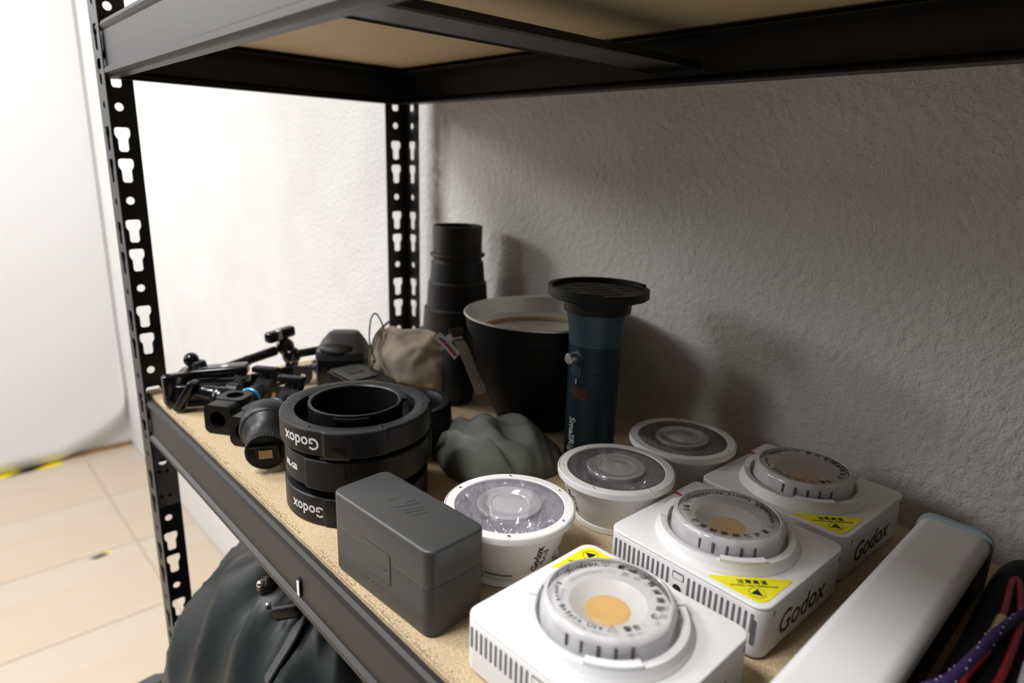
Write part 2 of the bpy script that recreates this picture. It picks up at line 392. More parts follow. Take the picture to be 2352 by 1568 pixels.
# ---------------------------------------------------------------- the rack
W = .038; D = .4296; T = .0016; P3 = .111; H0 = .3583; HO = .0197; RL = 1.12
rack = thing('shelving_rack', 'black slotted metal shelving rack with particle board shelves beside the rough wall', 'shelving rack', (0, 0, -BZ))
def hole(cx, cz, r=.0049, n=14): return [(cx + r*cos(2*pi*i/n), cz + r*sin(2*pi*i/n)) for i in range(n)]
def tee(cx, ztop):
    w1, w2, h1, h2, c = .0086, .0056, .0118, .0285, .0032
    h = [(-w1+c, 0), (w1-c, 0), (w1-.0008, -.0009), (w1, -c), (w1, -h1+c), (w2+.0012, -h1-.0005), (w2, -h1-.0022), (w2, -h2+c*.8), (w2-c*.6, -h2), (-w2+c*.6, -h2), (-w2, -h2+c*.8), (-w2, -h1-.0022), (-w2-.0012, -h1-.0005), (-w1, -h1+c), (-w1, -c), (-w1+.0008, -.0009)]
    return [(cx + a, ztop + z) for a, z in h]
def flange(zlo, zhi, flip=False):
    holes = []; k = -20
    hc = HO
    for k in range(-5, 14):
        z = BZ + H0 - k * P3
        for kind, dz in (('o', 0), ('t', -.0235), ('t', -.0603)):
            zz = z + dz
            if zz - .03 < zlo or zz + .006 > zhi: continue
            holes.append(hole(hc, zz) if kind == 'o' else tee(hc, zz))
    return plate2d([(0, zlo), (W, zlo), (W, zhi), (0, zhi)], holes, T)
def upright(x, y, sx, sy, label=None):
    """corner at (x,y); flange along +sx x (in XZ plane) and +sy y (in YZ plane)"""
    b = BM()
    Mx = Matrix(((sx, 0, 0, x), (0, 0, sy, y + sy*T/2), (0, 1, 0, 0), (0, 0, 0, 1)))
    My = Matrix(((0, 0, sx, x + sx*T/2), (sy, 0, 0, y), (0, 1, 0, 0), (0, 0, 0, 1)))
    merge(b, flange(.004, 2.15), Mx); merge(b, flange(.004, 2.15), My)
    o = obj('upright_post', b, paint, rack, 0)
    f = BM(); box(f, x + sx*W*.5, y + sy*W*.5, .004, W + .004, W + .004, .008, bev=.001); obj('foot', f, blackpl, o)
upright(0, 0, 1, 1); upright(0, D, 1, -1); upright(RL, 0, -1, 1); upright(RL, D, -1, -1)
def strip_profile(prof, x0, x1, M=None):
    """closed thin profile (y,z) extruded along x"""
    b = BM(); th = .0013; P = [Vector((p[0], p[1])) for p in prof]; off = []
    for i, p in enumerate(P):
        d1 = (P[i] - P[i-1]).normalized() if i else (P[1] - P[0]).normalized()
        d2 = (P[i+1] - P[i]).normalized() if i < len(P) - 1 else d1
        n = (Vector((-d1.y, d1.x)) + Vector((-d2.y, d2.x))).normalized(); k = 1 / max(.5, n.dot(Vector((-d1.y, d1.x))))
        off.append(p + n * th * k)
    loop = P + off[::-1]
    A = [b.verts.new((x0, p.x, p.y)) for p in loop]; B_ = [b.verts.new((x1, p.x, p.y)) for p in loop]; n = len(loop)
    for i in range(n): b.faces.new((A[i], A[(i+1) % n], B_[(i+1) % n], B_[i]))
    m = len(P)
    for i in range(m - 1):
        b.faces.new((A[i], A[i+1], A[n-2-i], A[n-1-i])); b.faces.new((B_[n-1-i], B_[n-2-i], B_[i+1], B_[i]))
    if M is not None: xf(b, b.verts[:], M)
    return b
def beam_prof(zt, lip=.014):
    zb = zt - .0555
    return [(lip, zb), (.003, zb), (.0005, zb + .0008), (-.0022, zb + .0025), (-.0022, zb + .006), (.0012, zb + .009), (.0012, zb + .0465), (-.0004, zb + .0488), (-.0016, zb + .0515), (-.0005, zb + .0545), (.002, zb + .0555), (.0065, zb + .0548), (.0065, zb + .0435), (.026, zb + .0435)]
# board tops at BZ (middle) , BZ+.4508 (upper), BZ-.47 (lower), BZ+.90 and near the floor
LV = [BZ + .4508, BZ, BZ - .475, BZ + .905]
cover = {}
for zt in LV:
    z = zt - .0047; g = T + .0003
    x0, x1 = g + .001, RL - g - .001
    Mf = Matrix.Translation((0, T + .0024 , z)); pf = beam_prof(0)
    fb = obj('beam', strip_profile(pf, W*0 + x0, x1, Mf), paint_lit, rack, 0)
    fb['label'] = 'front beam of the rack'
    Mb = Matrix(((1, 0, 0, 0), (0, -1, 0, D - T - .0024), (0, 0, 1, z), (0, 0, 0, 1)))
    pb = beam_prof(0, .024); obj('beam', strip_profile(pb, x0, x1, Mb), paint, rack, 0)
    for (xx, s) in ((0, 1), (RL, -1)):
        Me = Matrix(((0, s, 0, xx + s*(T + .0024)), (1, 0, 0, 0), (0, 0, 1, z), (0, 0, 0, 1)))
        obj('beam', strip_profile(beam_prof(0, .012), .009, D - .009, Me), paint, rack, 0)
# pressed slot window in the middle front beam
b = BM(); box(b, .4775, .0028, BZ - .040, .0060, .0014, .0165, bev=.0003, seg=1); obj('slot_edge', b, blackin, rack, 0)
b = BM(); box(b, .4780, .0021, BZ - .040, .0042, .0012, .0135); obj('slot_window', b, white, rack, 0, label='pale slot in the front beam')
# connector plate low on the near-left post
b = plate2d([(0.004, -.1755), (W - .0015, -.1755), (W - .0015, -.062), (0.004, -.062)], [hole(.0197, -.0857, .0045), hole(.0197, -.1075, .0052)], .0015)
xf(b, b.verts[:], Matrix(((0, 0, 1, T + .0030), (1, 0, 0, 0), (0, 1, 0, BZ), (0, 0, 0, 1))))
obj('connector_plate', b, paint_g, rack, 0, label='grey joining plate inside the post')
b = BM(); lathe(b, [(0, .0003), (.0024, .0003), (.0026, 0), (0, 0)], 14)  # dark discs stand in for the shade inside small plate holes
copies('plate_hole_disc', b, blackin, rack, [Matrix(((0, 0, 1, T + .0038), (1, 0, 0, y), (0, 1, 0, BZ + z), (0, 0, 0, 1))) for y, z in ((.0140, -.1216), (.0238, -.1225), (.0135, -.160), (.0235, -.160))])
# crossbars under the boards
def crossbar(x, z):
    b = BM(); hw = .032
    prof = [(-hw, .0), (-hw, -.0065), (-hw + .004, -.0075), (-hw + .0055, -.0060), (hw - .0055, -.0060), (hw - .004, -.0075), (hw, -.0065), (hw, 0)]
    sb = strip_profile(prof, .011, D - .011, Matrix(((0, 1, 0, x), (1, 0, 0, 0), (0, 0, 1, z), (0, 0, 0, 1))))
    obj('cross_bar', sb, paint, rack, 0, label='ribbed cross bar')
crossbar(.515, BZ + .4110); crossbar(.515, BZ - .040)
# boards
def board(zt, skew, m):
    b = BM(); th = .0095
    y1a, y1b = (.4570, .4285) if skew else (.416, .416)
    pts = []
    n = 60
    for i in range(n + 1): pts.append((.0085 + (RL - .017) * i / n, .0102 + .0009 * mn.noise(Vector((i * .9, zt, 0))) ))
    if skew: back = [(RL - .0085, .4200), (1.0, .4240), (.804, .4353), (.447, .4560), (.040, .4582), (.040, .424), (.0085, .424)]
    else: back = [(RL - .0085, .418), (.0085, .418)]
    pts += back
    prism(b, [(pts, zt - th), (pts, zt)])
    return obj('shelf_board', b, m, rack, 0)
board(BZ + .4508, False, boardu); board(BZ, True, boardm); board(BZ - .475, False, boardm); board(BZ + .905, False, boardu)
# crumbs along the sawn front edge of the board
for nm, mm, cnt in (('edge_crumbs', chipm, 1500), ('edge_pits', mat('dark_chip', (.10, .07, .04), .9), 1300)):
    b = BM()
    for i in range(cnt):
        x = .05 + .8 * random.random(); dens = mn.noise(Vector((x * 22, 0, 0)))
        if dens < -.15 and random.random() < .75: continue
        y = .0112 + min(.0052, random.expovariate(1 / .0018)); s = random.uniform(.00012, .00042)
        box(b, 0, 0, 0, s * 2, s * 1.3, s * .7, Matrix.Translation((x, y, BZ + s * .2)) @ Matrix.Rotation(random.random() * 6, 4, 'Z') @ Matrix.Rotation(random.random(), 4, 'X'))
    o = obj(nm, b, mm, rack, 0); o['kind'] = 'stuff'

# ---------------------------------------------------------------- white LED light modules
def led_module(loc, rz, a0, corner, label, flipside=False):
    L_, W_, H_ = .130, .1195, .040
    t = thing('led_light', label, 'studio light', (loc[0], loc[1], 0), rz, 'white square LED lights')
    F = Matrix.Identity(4); yb = W_/2
    b = BM()
    rbox(b, L_, W_, .0372, .010, .0004, None, n=8, ebot=.004)
    rbox(b, L_ - .0014, W_ - .0014, .0012, .0094, .0002, None, n=8, z0=.0370, es=1)
    rbox(b, L_, W_, .0022, .010, .0010, None, n=8, z0=.0378, ebot=.0003)
    body = obj('body', b, white, t, 35)
    if corner == 'near':
        b = BM(); rbox(b, .034, .0325, .0408, .006, .0014, Matrix.Translation((-.0493, .0440, 0)), n=5); obj('mount_tab', b, white, t)
        b = BM(); box(b, -.0500, .0266, .0380, .0326, .0018, .0058, bev=.0004); obj('latch_strip', b, red, t, label='thin red strip')
    vb = BM(); pr = rrect(.0020, .0150, .0009, 3); prism(vb, [(pr, -.0003), (pr, .0002)])
    ms = []
    for face in (1, -1):
        for k in range(-14, 15):
            x = k * .00435
            if (abs(k) < 2 and face == 1) or abs(x) > L_/2 - .007: continue
            ms.append(Matrix(((1, 0, 0, x), (0, 0, -face, -face*W_/2), (0, 1, 0, .0265), (0, 0, 0, 1))))
    copies('vent_slot', vb, slotm, t, ms, 0)
    pb = BM(); pr = rrect(.0095, .0058, .001, 3); prism(pb, [(pr, -.0002), (pr, .0003)], Matrix(((1, 0, 0, 0), (0, 0, -1, -W_/2), (0, 1, 0, .0310), (0, 0, 0, 1)))); p = obj('port', pb, slotm, t)
    pb = BM(); pr = rrect(.0080, .0040, .0006, 3); prism(pb, [(pr, 0), (pr, .0006)], Matrix(((1, 0, 0, .0002), (0, 0, -1, -W_/2), (0, 1, 0, .0306), (0, 0, 0, 1)))); obj('flap', pb, whiteg, p)
    pb = BM(); lathe(pb, [(0, 0), (.0032, 0), (.0036, .0006), (0, .0006)], 20, Matrix(((1, 0, 0, 0), (0, 0, -1, -W_/2 + .0002), (0, 1, 0, .0205), (0, 0, 0, 1)))); obj('socket', pb, ink, t)
    e = BM(); pr = rrect(.0030, .019, .0014, 4); q7 = .0068; prism(e, [(pr, -.0003), (pr, .0003)], Matrix.Translation((L_/2 - .010 + .010*cos(-1.25), -W_/2 + .010 + .010*sin(-1.25), .0205)) @ RZ(-1.25 + pi/2) @ Matrix(((1, 0, 0, 0), (0, 0, -1, 0), (0, 1, 0, 0), (0, 0, 0, 1)))); obj('corner_slot', e, slotm, t, 0)
    e = BM(); pr = rrect(.0016, .0045, .0007, 3); prism(e, [(pr, -.0002), (pr, .0002)])
    copies('screw_hole', e, slotm, t, [Matrix(((0, 0, 1, L_/2), (1, 0, 0, y), (0, 1, 0, z), (0, 0, 0, 1))) for y, z in ((-.047, .033), (.050, .033))], 0)
    lg = textbm('Godox', .0240, .0002, .0001, .12); xf(lg, lg.verts[:], Matrix(((0, 0, 1, L_/2 + .0001), (1, 0, 0, -.004), (0, 1, 0, .0175), (0, 0, 0, 1)))); obj('lettering', lg, mat('dark_grey_ink', (.03, .03, .03), .5), t, 0)
    # skirt and bayonet ring
    b = BM()
    lathe(b, [(.0445, .0396), (.0526, .0396), (.0524, .0406), (.0514, .0422), (.0500, .0440), (.0496, .0472), (.0490, .0480), (.0445, .0480), (.0438, .0472), (.0438, .0396)], 96)
    ring = obj('mount_ring', b, white, t, 50)
    b = BM(); lathe(b, [(0, .0400), (.0438, .0400), (.0438, .0404), (0, .0404)], 64)
    ang = []
    obj('ring_floor', b, whiteg, ring)
    copies('bayonet_lug', arc_lug(.0440, .0494, .34, .0478, .0500), white, t, [RZ(a0 + radians(q)) for q in (60, 180, 300)])
    # light engine under the cap
    b = BM(); lathe(b, [(.0136, .0480), (.0160, .0486), (.0225, .0530), (.0238, .0538), (.0250, .0535), (.0380, .0528), (.0380, .0405), (0, .0405), (0, .0480), (.0136, .0480)], 64)
    obj('reflector_cup', b, whiteg, t, 45)
    b = BM(); lathe(b, [(0, .0500), (.0110, .0499), (.0134, .0488), (.0140, .0482)], 40); obj('led_chip', b, ledm, t, 60, label='round yellow LED chip')
    # cap
    lob = lambda th, r, z: r - (.0008 * (0.5 + .5 * cos(13 * (th - a0))) if .0465 < z < .0593 and r > .038 else 0)
    b = BM(); lathe(b, [(.0415, .0440), (.0415, .0500), (.0413, .0545), (.0408, .0568), (.0398, .0584), (.0384, .0592), (.0372, .0594), (.0368, .0588)], 208, rfun=lob)
    cap = obj('protective_cap', b, capm, t, 60, label='cloudy clear plastic cap')
    b = BM(); lathe(b, [(.0369, .0588), (.0240, .0588), (.0225, .0583), (0, .0583)], 96); obj('cap_window', b, capt, cap, 60)
    b = BM(); box(b, .0411, 0, .0515, .0012, .0021, .0080, bev=.0005, seg=1)
    copies('grip_slot', b, mat('slot_shadow_grey', (.10, .09, .11), .6), cap, [RZ(-radians(42) + g * pi / 2 + (k - 2) * .235 - .3) for g in (0, 1.34, 2.67) for k in range(5)])
    tx = BM(); rr, sz, zz = .0312, .0052, .0591
    arc_text(tx, 'WARNING:', rr, a0 + .18, a0 + 1.10, .0050, zz, .00006)
    arc_text(tx, 'Remove Before Use', rr, a0 + 1.28, a0 + 2.98, .0049, zz, .00006)
    arc_text(tx, '警告:', rr, a0 + pi + .2, a0 + pi + .72, .0048, zz, .00006)
    arc_text(tx, '使用前移除保护罩', rr, a0 + pi + .85, a0 + 2*pi - .2, .0052, zz, .00010)
    for a in (a0, a0 + pi): tri_outline(tx, Matrix.Translation((rr*cos(a), rr*sin(a), zz)) @ Matrix.Rotation(a + pi/2, 4, 'Z'), .0034, .00030, .00006)
    obj('warning_text', tx, ink, cap, 0)
    # yellow sticker in a corner
    sx_, sy_ = (1, -1) if corner == 'near' else (-1, 1)
    st = BM(); k = .0405; c = .006
    tri = [(-k, 0), (-k + .0015, -.0008), (-c, -.0008 + 0)] 
    pts = [(-k + .001, .0), (-.0065, .0), (-.003, .001), (-.001, .003), (-.0, .0065), (0, k - .001), (-.001, k), (-.0022, k - .0004), (-k + .0004, .0022), (-k, .001)]
    R = Matrix.Translation((L_/2 - .0045, -W_/2 + .0045, .0401))
    if corner != 'near': R = Matrix.Translation((-L_/2 + .0045, yb - .0045, .0401)) @ Matrix.Rotation(pi, 4, 'Z')
    prism(st, [(pts, 0), (pts, .0002)], R); stk = obj('warning_sticker', st, yellow, t, 0, label='yellow warning sticker')
    A = R @ Matrix.Translation((-k/2, k/2, .0003)) @ Matrix.Rotation(pi/4, 4, 'Z')
    tx = BM(); merge(tx, textbm('注意高温', .0048, .0001, .00005, sx=1.15), A @ Matrix.Translation((0, -.0045, 0)))
    merge(tx, textbm('CAUTION : HIGH TEMPERATURE', .0022, .00003, .00005), A @ Matrix.Translation((0, -.0086, 0)))
    B_ = A @ Matrix.Translation((0, -.0160, 0)) @ Matrix.Scale(.80, 4)
    lathe(tx, [(.0066, 0), (.0069, 0), (.0069, .0001), (.0066, .0001)], 40, B_, close=True)
    tr = [(.0056*cos(pi/2 + 2*pi*i/3 - .3), .0056*sin(pi/2 + 2*pi*i/3 - .3)) for i in range(3)]; prism(tx, [(tr, 0), (tr, .0001)], B_)
    obj('sticker_print', tx, ink, stk, 0)
    return t
led_module((.7345, .0855), .022, radians(132), 'far', 'white square LED light nearest the camera, yellow sticker at its far corner')
led_module((.7305, .2305), -.0186, radians(15), 'near', 'white square LED light in the middle of three, bright chip under clear cap')
led_module((.7300, .3585), -.0300, radians(128), 'near', 'white square LED light farthest back beside the wall')

# ---------------------------------------------------------------- white lens cups
def lens_cup(loc, rz, label, text_a=None, glint=0):
    t = thing('reflector_lens', label, 'light lens', (loc[0], loc[1], 0), rz, 'white round focusing lenses')
    b = BM(); R = .0523
    lathe(b, [(0, .0035), (.0300, .0035), (.0335, 0), (.0352, 0), (.0356, .0010), (.0356, .0052), (.0350, .0060), (.0360, .0075), (.0425, .0220), (.0472, .0365), (.0487, .0412), (.0516, .0418), (R, .0426), (R, .0466), (.0520, .0475), (.0512, .0480)], 96)
    body = obj('cup', b, whiteg, t, 35)
    b = BM(); lathe(b, [(.0508, .0478), (.0440, .0478), (.0434, .0470), (.0434, .0440), (.0508, .0440)], 96, close=True); obj('rim_ring', b, whiteg, t, 35)
    b = BM(); lathe(b, [(0, .0478), (.0007, .0478), (.0011, .0484), (.0014, .0480), (.0014, .0476)], 12)
    copies('screw', b, chrome, t, [Matrix.Translation((.0474*cos(k*pi/3 + .3), .0474*sin(k*pi/3 + .3), 0)) for k in range(6)])
    # faceted bright bowl
    b = BM(); 
    NF = 52; fr = []
    for i, (r_, z_) in enumerate([(.0434, .0462), (.0425, .0425), (.0412, .0385), (.0396, .0345), (.0376, .0305), (.0352, .0265), (.0324, .0226), (.0292, .0190), (.0255, .0155), (.0210, .0120), (.0160, .0095), (.0100, .0078)]):
        fr.append([b.verts.new(((r_ + random.uniform(-.0010, .0010) * (i > 0)) * cos(2*pi*(j + .5*(i % 2))/NF), (r_ + random.uniform(-.0010, .0010) * (i > 0)) * sin(2*pi*(j + .5*(i % 2))/NF), z_ + random.uniform(-.0010, .0010) * (i > 0))) for j in range(NF)])
    for i in range(len(fr) - 1):
        for j in range(NF):
            k = (j + 1) % NF; A, B_ = fr[i], fr[i+1]
            if i % 2: b.faces.new((A[j], A[k], B_[k])); b.faces.new((A[j], B_[k], B_[j]))
            else: b.faces.new((A[j], A[k], B_[j])); b.faces.new((A[k], B_[k], B_[j]))
    b.faces.new(fr[-1])
    obj('mirror_bowl', b, lensg, t, 0)
    # clear front and raised centre
    b = BM(); lathe(b, [(.0436, .0470), (.0420, .0474), (.0258, .0462)], 96); obj('clear_ring', b, glassm, t, 60)
    b = BM(); lathe(b, [(.0195, .0200), (.0258, .0462), (.0262, .0486), (.0256, .0492), (.0205, .0494), (.0198, .0489), (.0150, .0492), (.0144, .0487), (.0100, .0492), (.0060, .0498), (0, .0500)], 96); obj('centre_lens', b, frost, t, 40)
    b = BM(); lathe(b, [(0, .0300), (.0050, .0290), (.0095, .0250), (.0130, .0180)], 40); obj('inner_dome', b, frost, t)
    copies('bayonet_foot', arc_lug(.0345, .0412, .32, .0003, .0040), whiteg, t, [RZ(a) for a in (-.95, 1.2, 3.2)])
    copies('base_notch', arc_lug(.0350, .0364, .30, .0062, .0074), slotm, t, [RZ(a) for a in (-.95, 1.2, 3.2)])
    if text_a is not None:
        tb_ = textbm('Godox', .0088, .00012, .0001); xf(tb_, tb_.verts[:], Matrix.Rotation(pi/2, 4, 'Z'))
        t2 = textbm('FL-L15', .0058, .00004, .0001); xf(t2, t2.verts[:], Matrix.Translation((.0065, 0, 0)) @ Matrix.Rotation(pi/2, 4, 'Z')); merge(tb_, t2)
        wrap(tb_, .0427, text_a, .0222, .36); obj('lettering', tb_, ink, t, 0)
    return t
lens_cup((.6006, .1263), 0, 'white round lens cup at the front, between the grey case and the LED lights', radians(-12))
lens_cup((.6129, .2439), .5, 'white round lens cup in the middle, in front of the dark torch light', radians(-112) - .5)
lens_cup((.6120, .3495), .9, 'white round lens cup farthest back against the wall')

# ---------------------------------------------------------------- grey charging case
t = thing('charging_case', 'dark grey plastic case with rounded corners and raised logo on its lid', 'case', (.5798, .0425, 0), .0606)
L_, W_, H_ = .1185, .0510, .0655
b = BM(); rbox(b, L_, W_, .0385, .0085, .0003, n=8, ebot=.0025); obj('base', b, greypl, t, 35)
b = BM(); rbox(b, L_ - .0008, W_ - .0008, .0004, .0081, .0001, n=8, z0=.0384, es=1); obj('seam', b, blackin, t)
b = BM(); rbox(b, L_, W_, H_ - .0387, .0085, .0022, n=8, z0=.0387, ebot=.0003); obj('lid', b, greypl, t, 35)
def on_front(z, x): return Matrix(((1, 0, 0, x), (0, 0, -1, -W_/2), (0, 1, 0, z), (0, 0, 0, 1)))
b = BM(); pr = rrect(.0365, .0245, .003, 4); prism(b, [(pr, 0), (pr, .00012)], on_front(.0315, -.002)); obj('latch_gap', b, blackin, t, 0)
b = BM(); pr = rrect(.0357, .0237, .0027, 4); pr2 = rrect(.0351, .0231, .0024, 4); prism(b, [(pr, 0), (pr, .0003), (pr2, .0005)], on_front(.0315, -.002)); la = obj('latch', b, greypl, t, 30)
b = BM(); box(b, 0, 0, .0006, .0225, .0009, .0010, on_front(.0310, .000), bev=.0003); obj('latch_ridge', b, greypl, la)
b = BM()
for k in range(4): lathe(b, [(0, .0002), (.0005, .0002), (.0006, 0)], 8, on_front(.0125 - .0002*k, -.012 + .0055 * k))
obj('led_dots', b, blackin, t)['kind'] = 'stuff'
b = BM()
def logo_poly(pts): prism(b, [(pts, H_ - .0001), (pts, H_ + .0004)])
def outl(pts, wd=.0007):
    P = [Vector((*p, H_)) for p in pts]; tube(b, P, .00035, 5)
# three joined slanted letter shapes, outlined in relief
sh = lambda x, y: (x + y * .22, y)
outl([sh(*p) for p in [(-.0150, -.0045), (-.0150, .0030), (-.0138, .0042), (-.0065, .0042), (-.0052, .0030)]])
outl([sh(*p) for p in [(-.0185, -.0085), (-.0075, -.0085), (-.0040, -.0070), (-.0020, -.0030), (-.0005, .0110)]])
outl([sh(*p) for p in [(-.0110, -.0090), (-.0015, -.0090), (.0020, -.0070), (.0042, -.0020), (.0062, .0110)]])
outl([sh(*p) for p in [(-.0052, .0110), (-.0068, .0042)]])
outl([sh(*p) for p in [(.0080, -.0060), (.0130, -.0060), (.0152, .0085)]])
outl([sh(*p) for p in [(.0080, -.0060), (.0098, .0085)]])
obj('raised_logo', b, greypl, t, 60)

# ---------------------------------------------------------------- stack of black adapter rings
def rprof(base, segs, step=.07):
    def f(th, r, z):
        k = r / base; d = 0
        for (a, hw, dr) in segs:
            x = abs((th - a + pi) % (2*pi) - pi)
            s = max(0, min(1, (hw - x) / step + .5)); s = s*s*(3 - 2*s); d += dr * s
        return r + (d if r > base * .93 else 0)
    return f
def adapter(name, loc, rz, z0, h, R, label, segs, text=None, up=True, collar=True, text_a=-1.52, tsize=.0165, neck=.0083, rim_tab=False, ch=0):
    t = thing(name, label, 'mount ring', (loc[0], loc[1], z0), rz, 'stacked black adapter rings')
    b = BM(); f = rprof(R, segs)
    lathe(b, [(R*.80, .0004), (R - .003, 0), (R - .0005, .0006), (R, .0015), (R, h - .0018), (R - .0006, h - .0006), (R - .0018, h), (.0585, h), (.0580, h - .0002), (.0560, h - .0002), (.0545, h - .0006), (.0535, h - .003), (.0535, .006), (R*.80, .0004)], 240, rfun=f)
    obj('ring_body', b, blackmt, t, 24)
    if collar:
        b = BM(); lathe(b, [(.0388, .002), (.0425, .002), (.0425, h + ch - .0006), (.0421, h + ch), (.0400, h + ch), (.0388, h + ch - .0012)], 96, close=True); c = obj('bayonet_collar', b, blackpl, t, 28)
        copies('collar_lug', arc_lug(.0424, .0462, .35, h + ch - .0045, h + ch - .0018), blackpl, c, [RZ(a) for a in (-.6, 1.4, 3.5)])
        b = BM(); lathe(b, [(.0424, .003), (.0536, .003), (.0536, .0045), (.0424, .0045)], 64, close=True); obj('ring_web', b, blackin if up else blackmt, t)
        b = BM(); lathe(b, [(0, h + .00002), (.0008, h + .00002), (.0013, h + .0003), (.0019, h + .0002), (.0021, h - .0001)], 14)
        copies('screw', b, blackgl, t, [Matrix.Translation((.0610*cos(k*pi/3 - .15), .0610*sin(k*pi/3 - .15), 0)) for k in range(6)])
        b = BM(); box(b, R + .0006, 0, h*.5, .0020, .0145, h - .002, Matrix.Rotation(-.72, 4, 'Z'), bev=.0006); box(b, R + .0012, 0, h*.30, .0020, .0110, h*.4, Matrix.Rotation(-.72, 4, 'Z'), bev=.0006)
        obj('release_button', b, blackpl, t)
    else:
        b = BM(); lathe(b, [(.0535, h*.3), (.0400, h*.3), (.0400, h*.25), (.0535, h*.25)], 64, close=True); obj('ring_web', b, blackin, t)
    if z0 > 0:
        gp = neck; b = BM(); lathe(b, [(.0520, -gp), (.0560, -gp), (.0565, -gp + .001), (.0565, .001), (.0520, .001)], 96, close=True); obj('lower_bayonet', b, blackin, t)
        if rim_tab: copies('lower_tab', arc_lug(.0560, .0655, .20, -.0030, -.0012), mat('dark_steel', (.14, .14, .145), .4, .6), t, [RZ(a) for a in (-.80, 1.3, 3.4)])
    if text:
        tb_ = textbm(text, tsize, .0003, .0001)
        if not up: xf(tb_, tb_.verts[:], Matrix.Rotation(pi, 4, 'Z'))
        wrap(tb_, R + .0001, text_a, h * .50); obj('lettering', tb_, inkw, t, 0)
    return t
AC = (.4290, .0880)
adapter('adapter_ring', (AC[0], AC[1]), 0, 0, .0262, .0655, 'black adapter ring at the bottom of the front stack, upside-down white lettering', [(-.55, .42, .0012), (2.4, .5, .0015)], 'Godox', False, True, -1.24, .0135)
adapter('adapter_ring', (AC[0] + .0005, AC[1] + .001), 0, .0345, .0275, .0655, 'black adapter ring in the middle of the front stack, showing an angular grip', [(-.95, .30, .0030), (1.2, .3, .003), (3.3, .3, .003)], 'ML-GB', True, False, -1.58, .0072)
adapter('adapter_ring', (AC[0], AC[1]), 0, .0660, .0230, .0675, 'black adapter ring on top of the front stack, open bayonet and screws', [(-.52, .40, .0022), (1.35, .35, .0022), (3.05, .75, .0022)], 'Godox', False, True, -1.28, .0145, .0040, True, .0050)
# inner necks joining the stack visually: each ring has its own lower bayonet
for (z0, h_, r_) in ((.0262, .0083, .0560), (.0620, .0040, .0580)):
    pass
for nm, z0, h_, r_ in (('adapter_ring', .0250, .0105, .057), ):
    pass

# ---------------------------------------------------------------- second ring behind
t = thing('speed_ring', 'plain black ring lying behind the front stack of adapter rings', 'mount ring', (.3600, .1890, 0))
b = BM(); lathe(b, [(.036, .0), (.0500, .0), (.0515, .002), (.0520, .018), (.0500, .030), (.0490, .047), (.0470, .0495), (.040, .0495), (.0385, .047), (.036, .040)], 64, close=True); obj('ring_body', b, blackpl, t)

# ---------------------------------------------------------------- hot shoe cone (small ball mount)
t = thing('flash_shoe_mount', 'black cone shaped mount lying on its side, wooden contact in its round shoe', 'mount', (.3425, .0345, 0))
ax = Vector((-.60, .80, .0)).normalized()
ax = Vector((-.085, .043, .0125)).normalized()
M_, _ = frame((0, 0, .0236), Vector((0, 0, .0236)) + ax)
kn = lambda th, r, z: r - (.0007 if (int(th / (2*pi) * 96) % 2 and .0035 < z < .0105 and r > .0185) else 0)
b = BM(); lathe(b, [(0, .0012), (.0150, .0012), (.0178, .0), (.0194, .0010), (.0198, .0040), (.0198, .0100), (.0190, .0112), (.0186, .012)], 192, M_, rfun=kn); obj('shoe_disc', b, blackpl, t, 30)
b = BM(); lathe(b, [(.0178, .0115), (.0180, .020), (.0192, .027), (.0215, .032), (.0245, .0360), (.0262, .0400), (.0268, .0405), (.0282, .0425), (.0290, .0450), (.0290, .0600), (.0275, .0640), (.0200, .0665), (0, .0665)], 96, M_); obj('barrel', b, blackmt, t, 30)
for (cx, cy, sx, sy) in ((.0005, .0075, .0270, .0010), (-.0125, .0005, .0024, .0150), (.0125, .0005, .0024, .0150)):
    b = BM(); box(b, cx, cy, -.0011, sx, sy, .0040, M_, bev=.0004); obj('shoe_rail', b, blackpl, t)
for k in range(5):
    b = BM(); box(b, -.0052 + k * .0026 , -.0015, .0006, .0024, .0098, .0016, M_, bev=.0002, seg=1); obj('contact_strip', b, wood, t, 0)
b = BM(); lathe(b, [(.0262, .0400), (.0272, .0402), (.0272, .0408), (.0262, .0408)], 96, M_, close=True); obj('groove', b, blackgl, t)
b = BM(); box(b, 0, 0, 0, .0004, .0150, .0002); box(b, 0, -.002, 0, .0036, .0006, .0002); wrap(b, .0291, 2.3, .0525); xf(b, b.verts[:], M_); obj('scale_mark', b, inkw, t, 0)

